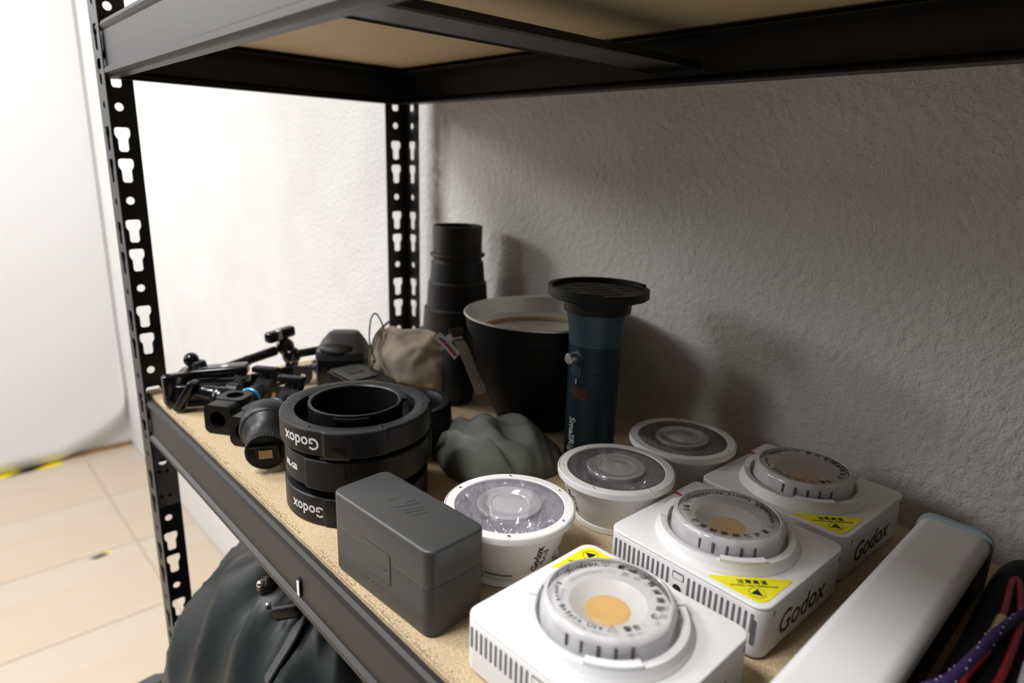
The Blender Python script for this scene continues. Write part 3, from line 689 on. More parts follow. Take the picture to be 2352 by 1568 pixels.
# ---------------------------------------------------------------- clamps and arms on the left
def block_hole(bm, c, d, up, l, wd, h, r_hole, M=None):
    pass
def rod_clamp(p0, p1, label):
    """rod clamp: square block with round hole in front, neck, blue ring, jaw with T-knob"""
    t = thing('rod_clamp', label, 'clamp', (p0[0], p0[1], 0), 0, 'black rod clamps with blue rings')
    d = Vector((p1[0] - p0[0], p1[1] - p0[1], 0)); L = d.length; a = atan2(d.y, d.x)
    R = Matrix.Rotation(a, 4, 'Z')
    # drilled head: plate with hole seen from the front, deep
    hd = plate2d(rrect(.034, .034, .007, 5), [hole(0, 0, .0098, 28)], .020)
    xf(hd, hd.verts[:], R @ Matrix(((0, 0, 1, .010), (1, 0, 0, 0), (0, 1, 0, .0172), (0, 0, 0, 1))))
    h = obj('drilled_block', hd, blackpl, t, 30)
    b = BM(); lathe(b, [(.0098, 0), (.0098, .0012), (.0090, .0020), (0, .0020)], 28, R @ Matrix.Translation((.013, 0, .0172)) @ Matrix.Rotation(pi/2, 4, 'Y')); obj('bore', b, blackin, h)
    hd = plate2d(rrect(.030, .034, .007, 5), [hole(.001, 0, .0098, 28)], .012)
    xf(hd, hd.verts[:], R @ Matrix(((1, 0, 0, .034), (0, 1, 0, 0), (0, 0, 1, .0290), (0, 0, 0, 1))))
    obj('cross_block', hd, blackpl, t, 30)
    b = BM(); rbox(b, .030, .034, .022, .006, .001, R @ Matrix.Translation((.034, 0, .0006))); obj('block_base', b, blackpl, t)
    b = BM(); lathe(b, [(0, .0232), (.0096, .0232), (.0096, .0236), (0, .0236)], 28, R @ Matrix.Translation((.035, 0, 0))); obj('bore', b, blackin, t)
    b = BM(); cyl(b, R @ Vector((.048, 0, .018)), R @ Vector((.062, 0, .019)), .0150, .0140, 32, .002); obj('neck', b, blackmt, t)
    b = BM(); cyl(b, R @ Vector((.062, 0, .019)), R @ Vector((.0655, 0, .019)), .0148, None, 40, .0008); obj('ring', b, blue, t, label='blue ring')
    b = BM(); cyl(b, R @ Vector((.0655, 0, .019)), R @ Vector((.088, 0, .0200)), .0145, .0115, 32, .001); obj('barrel', b, blackmt, t)
    # jaw
    b = BM()
    jw = [(.080, .008), (.086, .002), (.120, .002), (.128, .008), (.126, .016), (.106, .020), (.103, .026), (.112, .036), (.108, .040), (.096, .034), (.088, .030), (.082, .028)]
    P_ = [Vector(p) for p in jw]; A = [b.verts.new(R @ Vector((x, -.011, z))) for x, z in jw]; B_ = [b.verts.new(R @ Vector((x, .011, z))) for x, z in jw]; n = len(jw)
    b.faces.new(A); b.faces.new(B_[::-1])
    for i in range(n): b.faces.new((A[i], B_[i], B_[(i+1) % n], A[(i+1) % n]))
    bmesh.ops.bevel(b, geom=b.edges[:], offset=.0008, segments=1, affect='EDGES'); obj('jaw', b, blackpl, t, 25)
    b = BM(); cyl(b, R @ Vector((.100, 0, .030)), R @ Vector((.100, 0, .044)), .0040, None, 16)
    obj('knob_stem', b, blackgl, t)
    b = BM(); box(b, .100, 0, .046, .012, .034, .0075, R, bev=.002)
    obj('knob', b, blackpl, t)
    b = BM(); cyl(b, R @ Vector((.095, -.0118, .014)), R @ Vector((.095, .0118, .014)), .0050, None, 20, .0006); obj('pivot_screw', b, brass, t)
    return t
rod_clamp((.2120, .0330), (.1500, .1200), 'black rod clamp with a blue ring, right next to the glossy super clamp')
rod_clamp((.2640, .0420), (.2080, .1230), 'black rod clamp with a blue ring, half hidden behind the cone mount')
# shiny super clamp farthest left
t = thing('super_clamp', 'glossy black super clamp with wing lever at the left end of the shelf', 'clamp', (.108, .058, 0))
def dir_box(p, q, wd, h, zc=None, bev=.003):
    b = BM(); M, L = frame(p, q); box(b, 0, 0, L/2, wd, h, L, M, bev=bev, seg=3); return b
b = BM(); rbox(b, .092, .036, .026, .010, .004, Matrix.Translation((-.006, .008, .003)) @ RZ(radians(66))); obj('body', b, blackgl, t)
b = dir_box((-.036, -.022, .034), (.010, .048, .040), .026, .014, bev=.004); obj('upper_jaw', b, blackgl, t)
b = dir_box((-.016, -.030, .002), (-.018, -.030, .042), .036, .016, bev=.004); obj('end_block', b, blackgl, t)
b = BM(); cyl(b, (-.028, .000, .038), (-.028, .000, .050), .0100, .0085, 20, .002); kn_ = obj('knob', b, blackpl, t)
b = BM(); ball(b, (-.038, -.006, .050), .0095); obj('knob_ball', b, blackgl, kn_)
b = dir_box((.004, -.038, .002), (.022, -.022, .040), .018, .009, bev=.003); lv = obj('wing_lever', b, blackgl, t)
b = dir_box((.0140, -.0385, .012), (.0235, -.0275, .033), .0040, .0022, bev=.0006); obj('bright_edge', b, chrome, lv, label='bright steel edge')  # thin steel-coloured strip along the lever
b = BM(); cyl(b, (.018, -.020, .026), (.032, .000, .022), .0080, .0100, 20, .001); obj('lever_stem', b, blackgl, t)
b = BM(); ball(b, (.042, .002, .0190), .0150); bj = obj('ball_joint', b, blackgl, t)
b = BM(); cyl(b, (.036, .010, .026), (.048, .022, .024), .0105, .0115, 24, .002); obj('joint_collar', b, blackmt, t)
b = BM(); lathe(b, [(0, 0), (.0048, 0), (.0048, .0015), (0, .0018)], 16); copies('rivet', b, chrome, t, [Matrix.Translation((.000, .022, .0445)), Matrix.Translation((-.016, .000, .0425)), Matrix.Translation((.018, .030, .0275))])
# articulated magic arm across the back
t = thing('articulated_arm', 'thin black articulated arm with a wing knob at its raised elbow', 'camera arm', (.08, .125, 0))
o0 = Vector((.08, .125, 0))
def L3(x, y, z): return Vector((x, y, z)) - o0
b = BM(); cyl(b, L3(.086, .088, .036), L3(.079, .160, .046), .0062, .0068, 20, .001); obj('lower_rod', b, blackgl, t)
b = BM(); cyl(b, L3(.0833, .115, .0395), L3(.0829, .121, .0402), .0072, None, 20, .001); obj('rod_collar', b, blackmt, t)
b = BM(); ball(b, L3(.078, .174, .049), .0125); el = obj('elbow', b, blackgl, t)
b = BM(); ball(b, L3(.083, .180, .036), .0130); obj('elbow_ball', b, blackgl, t)
b = BM(); cyl(b, L3(.083, .175, .036), L3(.083, .183, .034), .0128, None, 24, .001); obj('elbow_band', b, chrome, el)
b = BM(); cyl(b, L3(.078, .172, .055), L3(.076, .170, .064), .0045, None, 14); obj('knob_stem', b, blackgl, t)
b = dir_box(L3(.084, .146, .0660), L3(.070, .190, .0690), .014, .015, bev=.004); kb = obj('wing_knob', b, blackgl, t)
b = dir_box(L3(.0870, .160, .0690), L3(.0850, .166, .0695), .0050, .0140, bev=.001); obj('bright_edge', b, chrome, kb, label='bright steel edge')  # short steel-coloured strip on the wing knob
b = BM(); cyl(b, L3(.083, .180, .037), L3(.100, .232, .042), .0058, .0062, 20, .001); obj('upper_rod', b, blackgl, t)
b = BM(); cyl(b, L3(.084, .180, .036), L3(.088, .176, .0025), .0085, .0100, 20, .002); obj('support_foot', b, blackgl, t)
# flat bracket with round ear
t = thing('flat_bracket', 'flat black metal bracket with a round pierced ear, lying before the arm', 'bracket', (.105, .150, 0))
o0 = Vector((.105, .150, 0))
b = dir_box(L3(.108, .110, .016), L3(.103, .178, .016), .009, .024, bev=.003); obj('bar', b, blackpl, t)
b = BM(); lathe(b, [(0, 0), (.0058, 0), (.0062, .0006), (.0058, .0016), (0, .0012)], 24, Matrix.Translation(L3(.1105, .146, .016)) @ Matrix.Rotation(pi/2 + .03, 4, 'Y') ); obj('brass_screw', b, brass, t, label='brass screw head')
ear = plate2d([(.0125*cos(a), .0125*sin(a)) for a in [pi + pi*i/14 for i in range(15)]] + [(.0125, .014), (-.0125, .014)], [hole(0, 0, .0035, 16)], .005)
xf(ear, ear.verts[:], Matrix.Translation(L3(.1130, .182, .0135)) @ Matrix.Rotation(radians(60), 4, 'Z') @ Matrix.Rotation(pi/2, 4, 'X')); obj('pierced_ear', ear, mat('dull_black_rubber', (.03, .03, .032), .6), t, 30)
b = BM(); cyl(b, L3(.105, .190, .020), L3(.103, .206, .020), .0062, None, 20, .001); obj('steel_pin', b, chrome, t, label='polished steel pin')
b = BM(); cyl(b, L3(.103, .203, .020), L3(.103, .209, .020), .0095, None, 20, .001); obj('pin_head', b, blackgl, t)

# ---------------------------------------------------------------- two flash units
t = thing('flash_unit', 'large rounded black flash head standing behind the clamps', 'flash', (.1480, .2260, 0), radians(52))
b = BM(); rings = []
def hull(secs, M=None, bm=None, n=6):
    """secs: (z, l, w, r, dx, dy)"""
    bb = bm or BM(); prism(bb, [([(x + dx, y + dy) for x, y in rrect(l, w_, r, n)], z) for z, l, w_, r, dx, dy in secs], M); return bb
b = hull([(0, .066, .050, .010, 0, 0), (.002, .070, .054, .012, 0, 0), (.046, .071, .055, .014, 0, 0), (.054, .069, .053, .015, 0, .001), (.0655, .056, .036, .014, 0, .008), (.0735, .042, .022, .010, 0, .014), (.0750, .034, .014, .006, 0, .016)], n=2)
bmesh.ops.bevel(b, geom=[e for e in b.edges if e.calc_face_angle(0) > .25], offset=.0012, segments=2, affect='EDGES')
obj('head', b, mat('satin_black_plastic', (.026, .026, .028), .42, bump=.1, bscale=1500, dist=.0002), t, 30)
b = BM(); lathe(b, [(0, .0030), (.010, .0026), (.0160, .0010), (.0168, 0)], 32, Matrix.Translation((-.006, -.0195, .0580)) @ Matrix.Rotation(radians(46), 4, 'X') @ Matrix.Diagonal((1.35, .62, 1, 1))); obj('oval_inset', b, blackmt, t, 60)
b = BM(); box(b, 0, -.0272, .024, .060, .0012, .040, bev=.0005); obj('front_panel', b, blackgl, t)
t = thing('flash_trigger', 'low black flash trigger with a small screen and printed label', 'flash trigger', (.2370, .2030, 0), radians(3))
b = BM(); prism(b, [(rrect(.086, .052, .008), 0), (rrect(.088, .054, .009), .002), (rrect(.088, .054, .009), .036)], None)
for v in b.verts:
    if v.co.z > .03: v.co.z += -.05 * v.co.x + .006
bmesh.ops.bevel(b, geom=[e for e in b.edges if all(v.co.z > .03 for v in e.verts)], offset=.002, segments=2, affect='EDGES'); obj('body', b, blackpl, t, 40)
TT = Matrix.Translation((-.012, -.002, .0429 + .0006)) @ Matrix.Rotation(.05, 4, 'Y')
b = BM(); rbox(b, .046, .040, .0008, .004, .0004, TT, es=1); obj('panel', b, greypl if False else mat('charcoal_plastic', (.035, .035, .035), .5), t)
b = BM(); rbox(b, .022, .024, .0006, .003, .0003, TT @ Matrix.Translation((-.008, .002, .0008)), es=1); obj('screen', b, blackpl, t)
TL = Matrix.Translation((.028, -.003, .0412)) @ Matrix.Rotation(.05, 4, 'Y') @ Matrix.Rotation(pi/2, 4, 'Z')
b = BM()
for k in range(6): merge(b, textbm('-' * (14 - k % 3) if False else 'II HI III LI IIL', .0030, 0, .00005), TL @ Matrix.Translation((-.006, .008 - k * .0030, .0002)))
obj('fine_print', b, inkg, t, 0)

# ---------------------------------------------------------------- beige pouch with a drawstring
def cloth_blob(rx, ry, rz_, amp, freq, seed, flatb=True, n=48, m=28, pw=(1, 1, 1), fold=None):
    b = BM(); rows = []
    def sp(v, e): return math.copysign(abs(v) ** e, v)
    for i in range(m + 1):
        ph = -pi/2 + pi * i / m; row = []
        for j in range(n):
            th = 2*pi*j/n
            x = rx * sp(cos(ph), pw[0]) * sp(cos(th), pw[1]); y = ry * sp(cos(ph), pw[0]) * sp(sin(th), pw[1]); z = rz_ * sp(sin(ph), pw[2])
            v = Vector((x, y, z)); q = Vector((x*freq[0], y*freq[1], z*freq[2])) + Vector((seed, seed*.7, 0))
            d = mn.noise(q) * amp + mn.noise(q*2.3) * amp*.45; nn = Vector((x/rx**2, y/ry**2, z/rz_**2)).normalized() if v.length else Vector((0, 0, 1))
            d2 = (1 - abs(mn.noise(q*1.3 + Vector((9, 3, 1))))*2) * amp * .6
            v = v + nn * (d + d2)
            if fold: v = fold(v)
            v.z = max(v.z, -rz_ * .86)
            row.append(v)
        rows.append(row)
    V = [[b.verts.new(v) for v in r] for r in rows[1:-1]]
    bot = b.verts.new((0, 0, -rz_*.86)); tp = b.verts.new(sum(rows[-1], Vector()) / n)
    for a, c in zip(V[:-1], V[1:]):
        for j in range(n): b.faces.new((a[j], a[(j+1) % n], c[(j+1) % n], c[j]))
    for j in range(n): b.faces.new((bot, V[0][(j+1) % n], V[0][j])); b.faces.new((V[-1][j], V[-1][(j+1) % n], tp))
    return b
t = thing('drawstring_pouch', 'beige cloth drawstring pouch with an olive cord loop', 'pouch', (.2310, .2940, 0))
def pouch_mesh():
    b = BM(); n, m = 64, 34; rows = []
    for i in range(m + 1):
        s = i / m; row = []
        cx = -.060 + .104 * s
        h = .088 - .012 * s - .020 * max(0, s - .70) / .30
        if s < .10: h *= .80 + 2.0 * s
        wd = .017 + .024 * min(1, s * 1.6) ** .7 - .006 * max(0, s - .8) / .2
        for j in range(n):
            th = 2*pi*j/n; cy = math.copysign(abs(cos(th)) ** .55, cos(th)) * wd; cz = math.copysign(abs(sin(th)) ** .62, sin(th))
            if cz > .3: cy *= 1 - .42 * (cz - .3)
            z = h * .5 + cz * h * .5; sx = .010 * cz * s - .004 * cz * (1 - s)
            q = Vector((cx * 24, cy * 18, z * 34 - cx * 10))
            d = mn.noise(q) * .0050 + (1 - abs(mn.noise(q * 1.25 + Vector((4, 4, 4)))) * 2.4) * .0036 + mn.noise(q * 3.5) * .0012
            row.append(Vector((cx + sx + d * .5, cy + d * cos(th) * 1.2, max(.0002, z + d * max(0, sin(th))))))
        rows.append(row)
    V = [[b.verts.new(v) for v in r] for r in rows]
    for a, c in zip(V[:-1], V[1:]):
        for j in range(n): b.faces.new((a[j], a[(j+1) % n], c[(j+1) % n], c[j]))
    for r in (V[0], V[-1]):
        c = b.verts.new(sum((v.co for v in r), Vector()) / n + Vector((.003 if r is V[-1] else .008, 0, 0)))
        for j in range(n): b.faces.new((r[j], r[(j+1) % n], c))
    return b
b = pouch_mesh(); RP = Matrix.Rotation(radians(38), 4, 'Z'); xf(b, b.verts[:], RP); obj('bag_body', b, fab_b, t, 80)
b = BM()
lp = spline([RP @ Vector(p) for p in [(-.052, -.030, .030), (-.058, -.030, .050), (-.054, -.018, .080), (-.044, .006, .094)]], 8); tube(b, lp, .0016, 6)
obj('neck_hem', b, cordm, t)
b = BM()
lp = spline([RP @ Vector(p) for p in [(-.050, -.034, .052), (-.053, -.042, .078), (-.052, -.040, .104), (-.050, -.030, .113), (-.048, -.018, .104), (-.046, -.008, .086), (-.048, -.006, .074)]], 8); tube(b, lp, .0011, 6)
lp = spline([RP @ Vector(p) for p in [(-.050, -.034, .052), (-.054, -.030, .060), (-.050, -.020, .080), (-.046, -.012, .090)]], 8); tube(b, lp, .0011, 6)
lp = spline([RP @ Vector(p) for p in [(-.050, -.034, .052), (-.052, -.036, .042), (-.052, -.034, .030), (-.054, -.030, .018)]], 6); tube(b, lp, .0014, 6)
ball(b, RP @ Vector((-.051, -.035, .050)), .0030, 10)
obj('drawstring', b, cordm, t)

# ---------------------------------------------------------------- black bag with white tags
t = thing('black_pouch', 'black fabric pouch with white tags hanging, squeezed beside the silver dish', 'pouch', (.2920, .3250, 0))
b = cloth_blob(.016, .020, .052, .005, (24, 24, 16), 3.1, pw=(.6, .8, .8)); xf(b, b.verts[:], Matrix.Translation((.005, -.016, .0450))); obj('bag_body', b, fab_k, t, 80)
def strip(pts, wd, th, side):
    b = BM(); P = spline(pts, 6); s = Vector(side).normalized() * wd / 2; n = Vector((0, 0, 1)); rows = []
    for i, p in enumerate(P):
        tdir = (P[min(i+1, len(P)-1)] - P[max(i-1, 0)]).normalized(); nn = tdir.cross(s).normalized() * th / 2
        rows.append([b.verts.new(p + a*s + c*nn) for a, c in ((-1, -1), (1, -1), (1, 1), (-1, 1))])
    for a, c in zip(rows[:-1], rows[1:]):
        for k in range(4): b.faces.new((a[k], a[(k+1) % 4], c[(k+1) % 4], c[k]))
    b.faces.new(rows[0][::-1]); b.faces.new(rows[-1]); return b
SD = (.45, .80, .1)
o0 = Vector((.2920, .3250, 0))
obj('long_tag', strip([L3(.335, .2784, .1022), L3(.340, .2855, .085), L3(.3445, .2925, .0640), L3(.3510, .3050, .0288)], .0130, .0012, SD), paper, t, 60, label='long off-white tag')
obj('tag_edge', strip([L3(.3305, .2880, .1030), L3(.3345, .2960, .080), L3(.3390, .3025, .0580), L3(.3430, .3100, .0270)], .0060, .0016, SD), mat('grey_card_edge', (.20, .18, .15), .7), t, 60)
obj('tag_clip', strip([L3(.322, .285, .108), L3(.330, .284, .104), L3(.336, .282, .097)], .016, .006, SD), blackgl, t, 60)
obj('folded_tag', strip([L3(.300, .2735, .0980), L3(.308, .2790, .0905), L3(.318, .2850, .0800), L3(.323, .2880, .0730)], .0115, .0015, (.5, .4, .7)), mat('white_glossy_tag', (.62, .62, .64), .3), t, 60, label='crumpled white and red tag')
obj('tag_stripe', strip([L3(.3045, .2745, .0950), L3(.313, .2800, .0860), L3(.322, .2855, .0745)], .0016, .0026, (.5, .4, .7)), red, t, 60)

# ---------------------------------------------------------------- snoot
t = thing('snoot', 'tall black stepped snoot standing in the corner by the rear post', 'light snoot', (.1850, .3945, 0))
b = BM()
pr = [(.0600, 0), (.0605, .001), (.0600, .030), (.0575, .0365), (.0553, .0645), (.0535, .0660), (.0508, .0670), (.0487, .0985), (.0470, .1000), (.0450, .1010), (.0428, .1365), (.0412, .1380), (.0402, .139), (.0378, .1660), (.0360, .1680), (.0352, .1690)]
lathe(b, pr, 72); obj('stepped_cone', b, mat('snoot_black', (.009, .0085, .0095), .5, bump=.15, bscale=1200, dist=.0002), t, 30)
b = BM(); lathe(b, [(.0352, .166), (.0356, .2165), (.0352, .2180), (.0338, .2180), (.0335, .190), (.0335, .166)], 72, close=True); tp = obj('top_tube', b, MATS['snoot_black'], t, 30)
b = BM(); lathe(b, [(.0356, .1735), (.0392, .1745), (.0400, .1765), (.0392, .1785), (.0356, .1795)], 72, close=True); obj('bead_ring', b, MATS['snoot_black'], t)
b = BM()
for i in range(-5, 6):
    for j in range(-5, 6):
        x, y = i * .0062 + (j % 2) * .0031, j * .0054
        if hypot(x, y) < .031: lathe(b, [(.0026, .206), (.0030, .206), (.0030, .2135), (.0026, .2135)], 6, Matrix.Translation((x, y, 0)), close=True)
obj('honeycomb_grid', b, blackpl, t, 0)['kind'] = 'stuff'

# ---------------------------------------------------------------- reflector dish
t = thing('reflector_dish', 'deep black reflector dish with silver inside, standing near the wall', 'light reflector', (.4000, .3580, 0))
b = BM(); lathe(b, [(0, 0), (.048, 0), (.052, .002), (.0600, .020), (.0760, .060), (.0860, .100), (.0880, .112), (.0905, .1135), (.0925, .128), (.0940, .1330)], 96); obj('outer_shell', b, mat('dish_black', (.004, .004, .0045), .5, spec=.25), t, 30)
b = BM(); lathe(b, [(.0940, .1330), (.0952, .1340), (.0952, .1356), (.0940, .1362), (.0922, .1352), (.0900, .1240), (.0880, .1160), (.0810, .1130), (.0760, .1120), (.072, .1080)], 96); obj('rolled_rim', b, silver, t, 40)
b = BM(); lathe(b, [(.0722, .1081), (.060, .1060), (.030, .1045), (.0, .1040)], 96); obj('silver_inside', b, silver, t, 60)
b = BM(); lathe(b, [(.0720, .1086), (.0745, .1106), (.0765, .1123), (.0750, .1130), (.0722, .1112)], 96, close=True); obj('tan_band', b, mat('tan_adhesive', (.42, .28, .14), .6), t)

# ---------------------------------------------------------------- torch light
t = thing('torch_light', 'slim dark teal torch shaped light standing upright with wide black disc', 'studio light', (.5200, .3150, 0))
b = BM(); lathe(b, [(0, 0), (.0250, 0), (.0262, .001), (.0266, .030), (.0268, .104), (.0266, .1044), (.0266, .1048), (.0270, .1052), (.0274, .1310)], 96); obj('tube_body', b, teal, t, 25)
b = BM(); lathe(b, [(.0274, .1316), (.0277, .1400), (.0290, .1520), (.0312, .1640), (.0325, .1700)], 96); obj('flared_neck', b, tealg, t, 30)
b = BM(); lathe(b, [(.0270, .1304), (.0272, .1308), (.0272, .1316), (.0268, .1320)], 96, close=True); obj('seam', b, blackin, t)
b = BM(); lathe(b, [(.0320, .1650), (.0340, .1655), (.0345, .1740), (.0345, .1760), (.0440, .1785), (.0450, .1800), (.0500, .1805), (.0512, .1815), (.0512, .1885), (.0506, .1893), (.0485, .1893), (.0482, .1870), (0, .1870)], 96); obj('disc', b, mat('disc_black', (.006, .006, .006), .5, spec=.35), t, 35)
for row, y in enumerate((-.025, -.0125, 0, .0125, .025)):
    spans = [(-.034, -.022), (-.017, .014), (.019, .032)] if abs(y) < .02 else [(-.013, .013)]
    for (xa, xb) in spans:
        b = BM(); box(b, (xa + xb)/2, y, .1872, xb - xa, .0070, .0006, RZ(radians(70)), bev=.0002, seg=1); obj('vent_slot', b, blackin, t, 0)
b = BM()
seg = [radians(60) + radians(255) * i / 50 for i in range(51)]
pts = [(.0470*cos(q), .0470*sin(q)) for q in seg] + [(.0512*cos(q), .0512*sin(q)) for q in seg[::-1]]
prism(b, [(pts, .1885), (pts, .1912)]); obj('raised_lip', b, MATS['disc_black'], t, 30)
def on_cyl(R, a, z): return Matrix.Rotation(a, 4, 'Z') @ Matrix(((0, 0, 1, R), (1, 0, 0, 0), (0, 1, 0, z), (0, 0, 0, 1)))
ka = radians(-96)
b = BM(); pr = rrect(.0125, .0285, .0062, 8); pr2 = rrect(.0108, .0268, .0054, 8); prism(b, [(pr, -.003), (pr, .0006), (pr2, .0010)], on_cyl(.0264, ka + .12, .1125)); obj('switch_recess', b, mat('recess_teal', (.03, .055, .075), .4), t, 30)
b = BM(); lathe(b, [(0, .0098), (.0050, .0098), (.0057, .0092), (.0057, .0000), (0, 0)], 32, on_cyl(.0266, ka, .1190)); obj('round_knob', b, chrome, t, 30, label='bright turned steel knob')
b = BM(); box(b, 0, 0, .0002, .0012, .0055, .0003, on_cyl(.0268, ka + .12, .0945)); obj('index_mark', b, inkw, t)
lb = BM(); pr = rrect(.0200, .0135, .0010, 3)
for i in range(10):
    xa, xb = -.0100 + .002*i, -.0100 + .002*(i+1)
    box(lb, (xa+xb)/2, 0, 0, .0021, .0135, .0003)
wrap(lb, .0269, ka + .30, .0825); obj('warning_label', lb, ink, t)
tb_ = BM()
for k, s_ in enumerate(('CAUTION HOT', 'DO NOT TOUCH', 'AND LOOK AT IT', 'WHILE IN USE')): merge(tb_, textbm(s_, .0022, 0, .00004), Matrix.Translation((0, .0042 - k * .0028, .0003)))
wrap(tb_, .0269, ka + .30, .0825); obj('label_print', tb_, orange, t, 0)
tb_ = textbm('SmallRig', .0115, .0001, .0001); xf(tb_, tb_.verts[:], Matrix.Rotation(-pi/2, 4, 'Z')); wrap(tb_, .0268, ka + .02, .0355); obj('lettering', tb_, inkw, t, 0)
b = BM(); lathe(b, [(0, .0008), (.0022, .0008), (.0028, .0002), (.0028, -.001)], 18, on_cyl(.0272, radians(14), .1135)); obj('side_socket', b, blackin, t)

# ---------------------------------------------------------------- grey-green cloth
def cloth():
    b = BM(); n, m = 90, 60; V = []
    Lx, Ly = .134, .130
    for i in range(n + 1):
        row = []
        for j in range(m + 1):
            u, v = i / n, j / m; x = (u - .5); y = (v - .5)
            edge = min(1, 4.6 * min(u, 1 - u)) * min(1, 4.6 * min(v, 1 - v)); r = edge ** .38
            f1 = mn.noise(Vector((x * 1.5 + y * 3.6, y * .8 - x * .3, 1.3))); f2 = 1 - math.sqrt(mn.noise(Vector((x * 2.0 - y * 5.0, x * .9 + y * 1.5, 4.4))) ** 2 + .012) * 2; f3 = mn.noise(Vector((x * 7, y * 7, 8)))
            z = (.026 + .016 * f1 + .012 * f2 + .003 * f3 + .010 * (.5 - v)) * r
            px = x * Lx * (1 + .10 * mn.noise(Vector((y * 3, 2, 0)))) * (1 - .25 * (abs(y) * 2) ** 3); py = y * Ly * (1 + .14 * mn.noise(Vector((x * 3, 7, 0)))) * (1 - .25 * (abs(x) * 2) ** 3)
            row.append(b.verts.new((px, py, max(.0012, z))))
        V.append(row)
    for i in range(n):
        for j in range(m): b.faces.new((V[i][j], V[i+1][j], V[i+1][j+1], V[i][j+1]))
    return b
b = cloth(); xf(b, b.verts[:], Matrix.Rotation(radians(-14), 4, 'Z'))
o = obj('microfibre_cloth', b, fab_g, None, 180); o.location = (.4560, .2410, BZ + .0004)
md = o.modifiers.new('t', 'SOLIDIFY'); md.thickness = .0008; md.offset = 1
tag(o, 'crumpled grey-green cloth lying before the torch and the dish', 'cloth')

# ---------------------------------------------------------------- long tube light on the right
t = thing('tube_light', 'long milky white tube light with a pale blue end trim, right of the LED lights', 'tube light', (.8472, .2050, 0), radians(.9))
TW, TH, TL_ = .0490, .046, .336
def tube_sec(w_, h_, r, z0, n=7, lo=.003):
    pts = []
    for (sx, sz, a0) in ((1, 1, 0), (-1, 1, pi/2)):
        for i in range(n + 1):
            a = a0 + pi/2 * i / n; pts.append((sx*(w_/2 - r) + r*cos(a), z0 + h_ - r + r*sin(a)))
    return pts + [(-w_/2, z0), (w_/2, z0)]
MY = Matrix(((1, 0, 0, 0), (0, 0, 1, 0), (0, 1, 0, 0), (0, 0, 0, 1)))
b = BM(); prism(b, [(tube_sec(TW, .0120, .0085, .034), -TL_/2), (tube_sec(TW, .0120, .0085, .034), TL_/2)], MY); obj('diffuser', b, diffm, t, 50)
b = BM(); prism(b, [(rrect(TW - .0004, .0340, .002, 3), -TL_/2), (rrect(TW - .0004, .0340, .002, 3), TL_/2)], MY @ Matrix.Translation((0, .0172, 0))); obj('black_base', b, blackpl, t, 30)
for s in (1, -1):
    b = BM(); y0 = s * (TL_/2 + .0001); y1 = s * (TL_/2 + .0062)
    sec = tube_sec(TW + .0030, TH + .0025, .0105, .0002); sec2 = tube_sec(TW + .0016, TH + .0018, .0100, .0006)
    prism(b, [(sec, y0), (sec, y1 - s*.0008), (sec2, y1)], MY); obj('end_trim', b, blued, t, 40)

# ---------------------------------------------------------------- items at the far right
t = thing('padded_case', 'low black padded case in the right corner, under the purple cord', 'case', (.9440, .2650, 0), radians(1))
b = cloth_blob(.066, .158, .017, .0022, (22, 14, 20), 7.7, pw=(.35, .28, .8), n=72); xf(b, b.verts[:], Matrix.Translation((0, 0, .0150))); obj('case_body', b, mat('black_cordura', (.005, .005, .006), .7, spec=.2, bump=.4, bscale=1500, dist=.0004), t, 80)
b = BM(); tube(b, spline([(-.064, -.140, .016), (-.0645, 0, .0165), (-.062, .148, .016), (.0, .156, .016), (.060, .148, .016)], 10), .0013, 6); obj('zip_piping', b, fab_b if False else webbing, t)
t = thing('paracord_lanyard', 'purple cord flecked with white, coiled over the black case', 'cord', (.9000, .2700, 0))
o0 = Vector((.9000, .2700, 0))
pth = spline([L3(.8800, .185, .033), L3(.8885, .1995, .0365), L3(.8935, .235, .038), L3(.8972, .2680, .0385), L3(.9040, .300, .0390), L3(.9080, .330, .0390), L3(.9040, .360, .0385), L3(.8960, .3740, .0385), L3(.8930, .392, .038), L3(.905, .405, .038)], 10)
b = BM(); tube(b, pth, .0036, 10); cd = obj('cord', b, purple, t)
b = BM()
for i in range(2, len(pth) - 1, 2):
    for k in range(2):
        p = pth[i]; tdir = (pth[i+1] - pth[i-1]).normalized(); x = Vector((0, 0, 1)).cross(tdir).normalized(); y = tdir.cross(x); a = i * .9 + k * 2.2
        ball(b, p + x*.0034*cos(a) + y*.0034*sin(a), .0008, 6)
obj('white_fleck', b, purplw, cd, 0)['kind'] = 'stuff'
t = thing('carabiner', 'red metal carabiner lying under the purple cord', 'carabiner', (.9020, .2500, .0025))
o0 = Vector((.9020, .2500, 0))
b = BM(); tube(b, spline([L3(.8935, .205, .0340), L3(.8995, .200, .0340), L3(.9065, .206, .0345), L3(.9070, .240, .0350), L3(.9035, .290, .0350), L3(.8945, .335, .0355), L3(.8905, .342, .0355), L3(.8905, .330, .0350), L3(.8950, .285, .0350), L3(.8960, .240, .0345)], 8, True), .0024, 10, True); obj('hook', b, mat('dark_red_metal', (.20, .006, .006), .35, .3), t)
b = BM(); cyl(b, L3(.8950, .285, .0350), L3(.8958, .262, .0350), .0036, None, 14, .0006); obj('lock_sleeve', b, brass, t)
t = thing('grey_box', 'flat grey plastic box at the lower right edge, next to the red carabiner', 'box', (.9430, .2060, .0365), radians(4))
b = BM(); rbox(b, .054, .075, .012, .006, .003); obj('body', b, mat('mid_grey_plastic', (.30, .30, .30), .45), t)
b = BM(); rbox(b, .0546, .0756, .0010, .006, .0003, z0=.0075, es=1); obj('lid_seam', b, greypl, t)

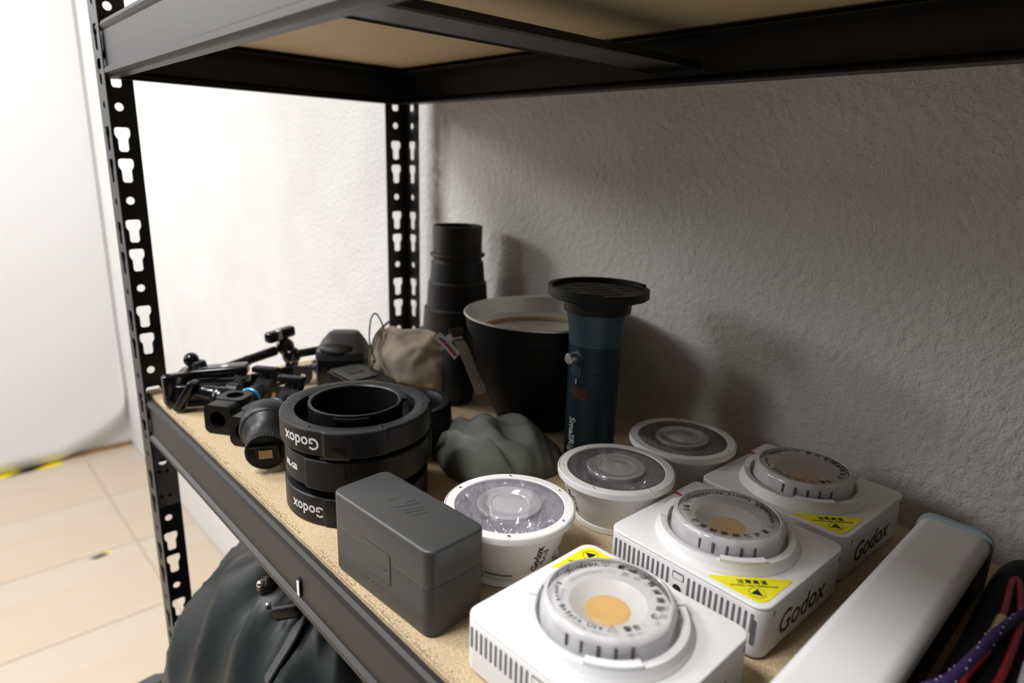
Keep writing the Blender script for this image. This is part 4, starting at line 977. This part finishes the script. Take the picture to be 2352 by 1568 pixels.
# ---------------------------------------------------------------- black softbox bag on the lower shelf
def softbox():
    t = thing('softbox_bag', 'crumpled black nylon softbox folded up under the middle shelf', 'softbox', (.33, .14, -.475))
    b = BM(); n, m = 120, 64; rows = []
    for i in range(m + 1):
        ph = pi * .5 * i / m; row = []
        for j in range(n):
            th = 2*pi*j/n; R = .300 if cos(th) < 0 else .30; Ry = .225; Rz = .345
            x = R * cos(ph)**.85 * cos(th); y = Ry * cos(ph)**.85 * sin(th); z = Rz * sin(ph)**.9
            q = Vector((x * 5 + z * 2, y * 5, z * 2.2))
            n1 = mn.noise(Vector((cos(th) * 2.6 + z * 3.5, sin(th) * 2.6 - z * 2, z * 2.0)))
            fold = (1 - abs(n1) * 3.2) * .020 + mn.noise(q * 1.1) * .022 + (1 - abs(mn.noise(q * 2.3 + Vector((5, 2, 8)))) * 3) * .009 + (1 - abs(mn.noise(Vector((x * 16 + z * 9, y * 14, z * 7)))) * 3) * .0035
            k = 1 + fold / .28
            row.append(Vector((max(-.286 + .004 * math.sin(th * 20), x * k), min(y * k, .225), max(0.001, z * (1 + .5 * fold / .28)))))
        rows.append(row)
    V = [[b.verts.new(v) for v in r] for r in rows[:-1]]; tp = b.verts.new((0, 0, .345))
    for a, c in zip(V[:-1], V[1:]):
        for j in range(n): b.faces.new((a[j], a[(j+1) % n], c[(j+1) % n], c[j]))
    for j in range(n): b.faces.new((V[-1][j], V[-1][(j+1) % n], tp))
    b.faces.new([v for v in V[0]][::-1])
    obj('nylon_shell', b, fab_k, t, 180)
    o0 = Vector((.33, .14, -.475))
    st = strip([Vector(p) - o0 for p in ((.372, .058, -.128), (.384, .048, -.138), (.3955, .030, -.152), (.4000, .010, -.170), (.4010, -.004, -.186))], .016, .0022, (.80, -.25, .1)); obj('strap', st, webbing, t, 60)
    b = dir_box(Vector((.352, .034, -.148)) - o0, Vector((.380, .052, -.134)) - o0, .034, .016, bev=.005); bk = obj('buckle', b, blackpl, t)
    b = dir_box(Vector((.3440, .0250, -.1500)) - o0, Vector((.3500, .0230, -.1400)) - o0, .005, .004, bev=.001); obj('steel_pin', b, chrome, bk)
    b = BM(); cyl(b, Vector((.318, .038, -.146)) - o0, Vector((.316, .030, -.138)) - o0, .0110, .0100, 20, .002); bk = obj('snap_fastener', b, blackpl, t)
    b = BM(); ball(b, Vector((.3175, .0285, -.137)) - o0, .0045, 14); obj('steel_rivet', b, chrome, bk)
    # stiff flap sticking out at the far left end
    b = BM(); rbox(b, .060, .050, .006, .006, .002, Matrix.Translation((-.262, -.182, .072)) @ Matrix.Rotation(radians(-28), 4, 'Y') @ RZ(radians(20))); obj('corner_flap', b, webbing, t)
    return t
sb = softbox()

bpy.context.view_layer.update()
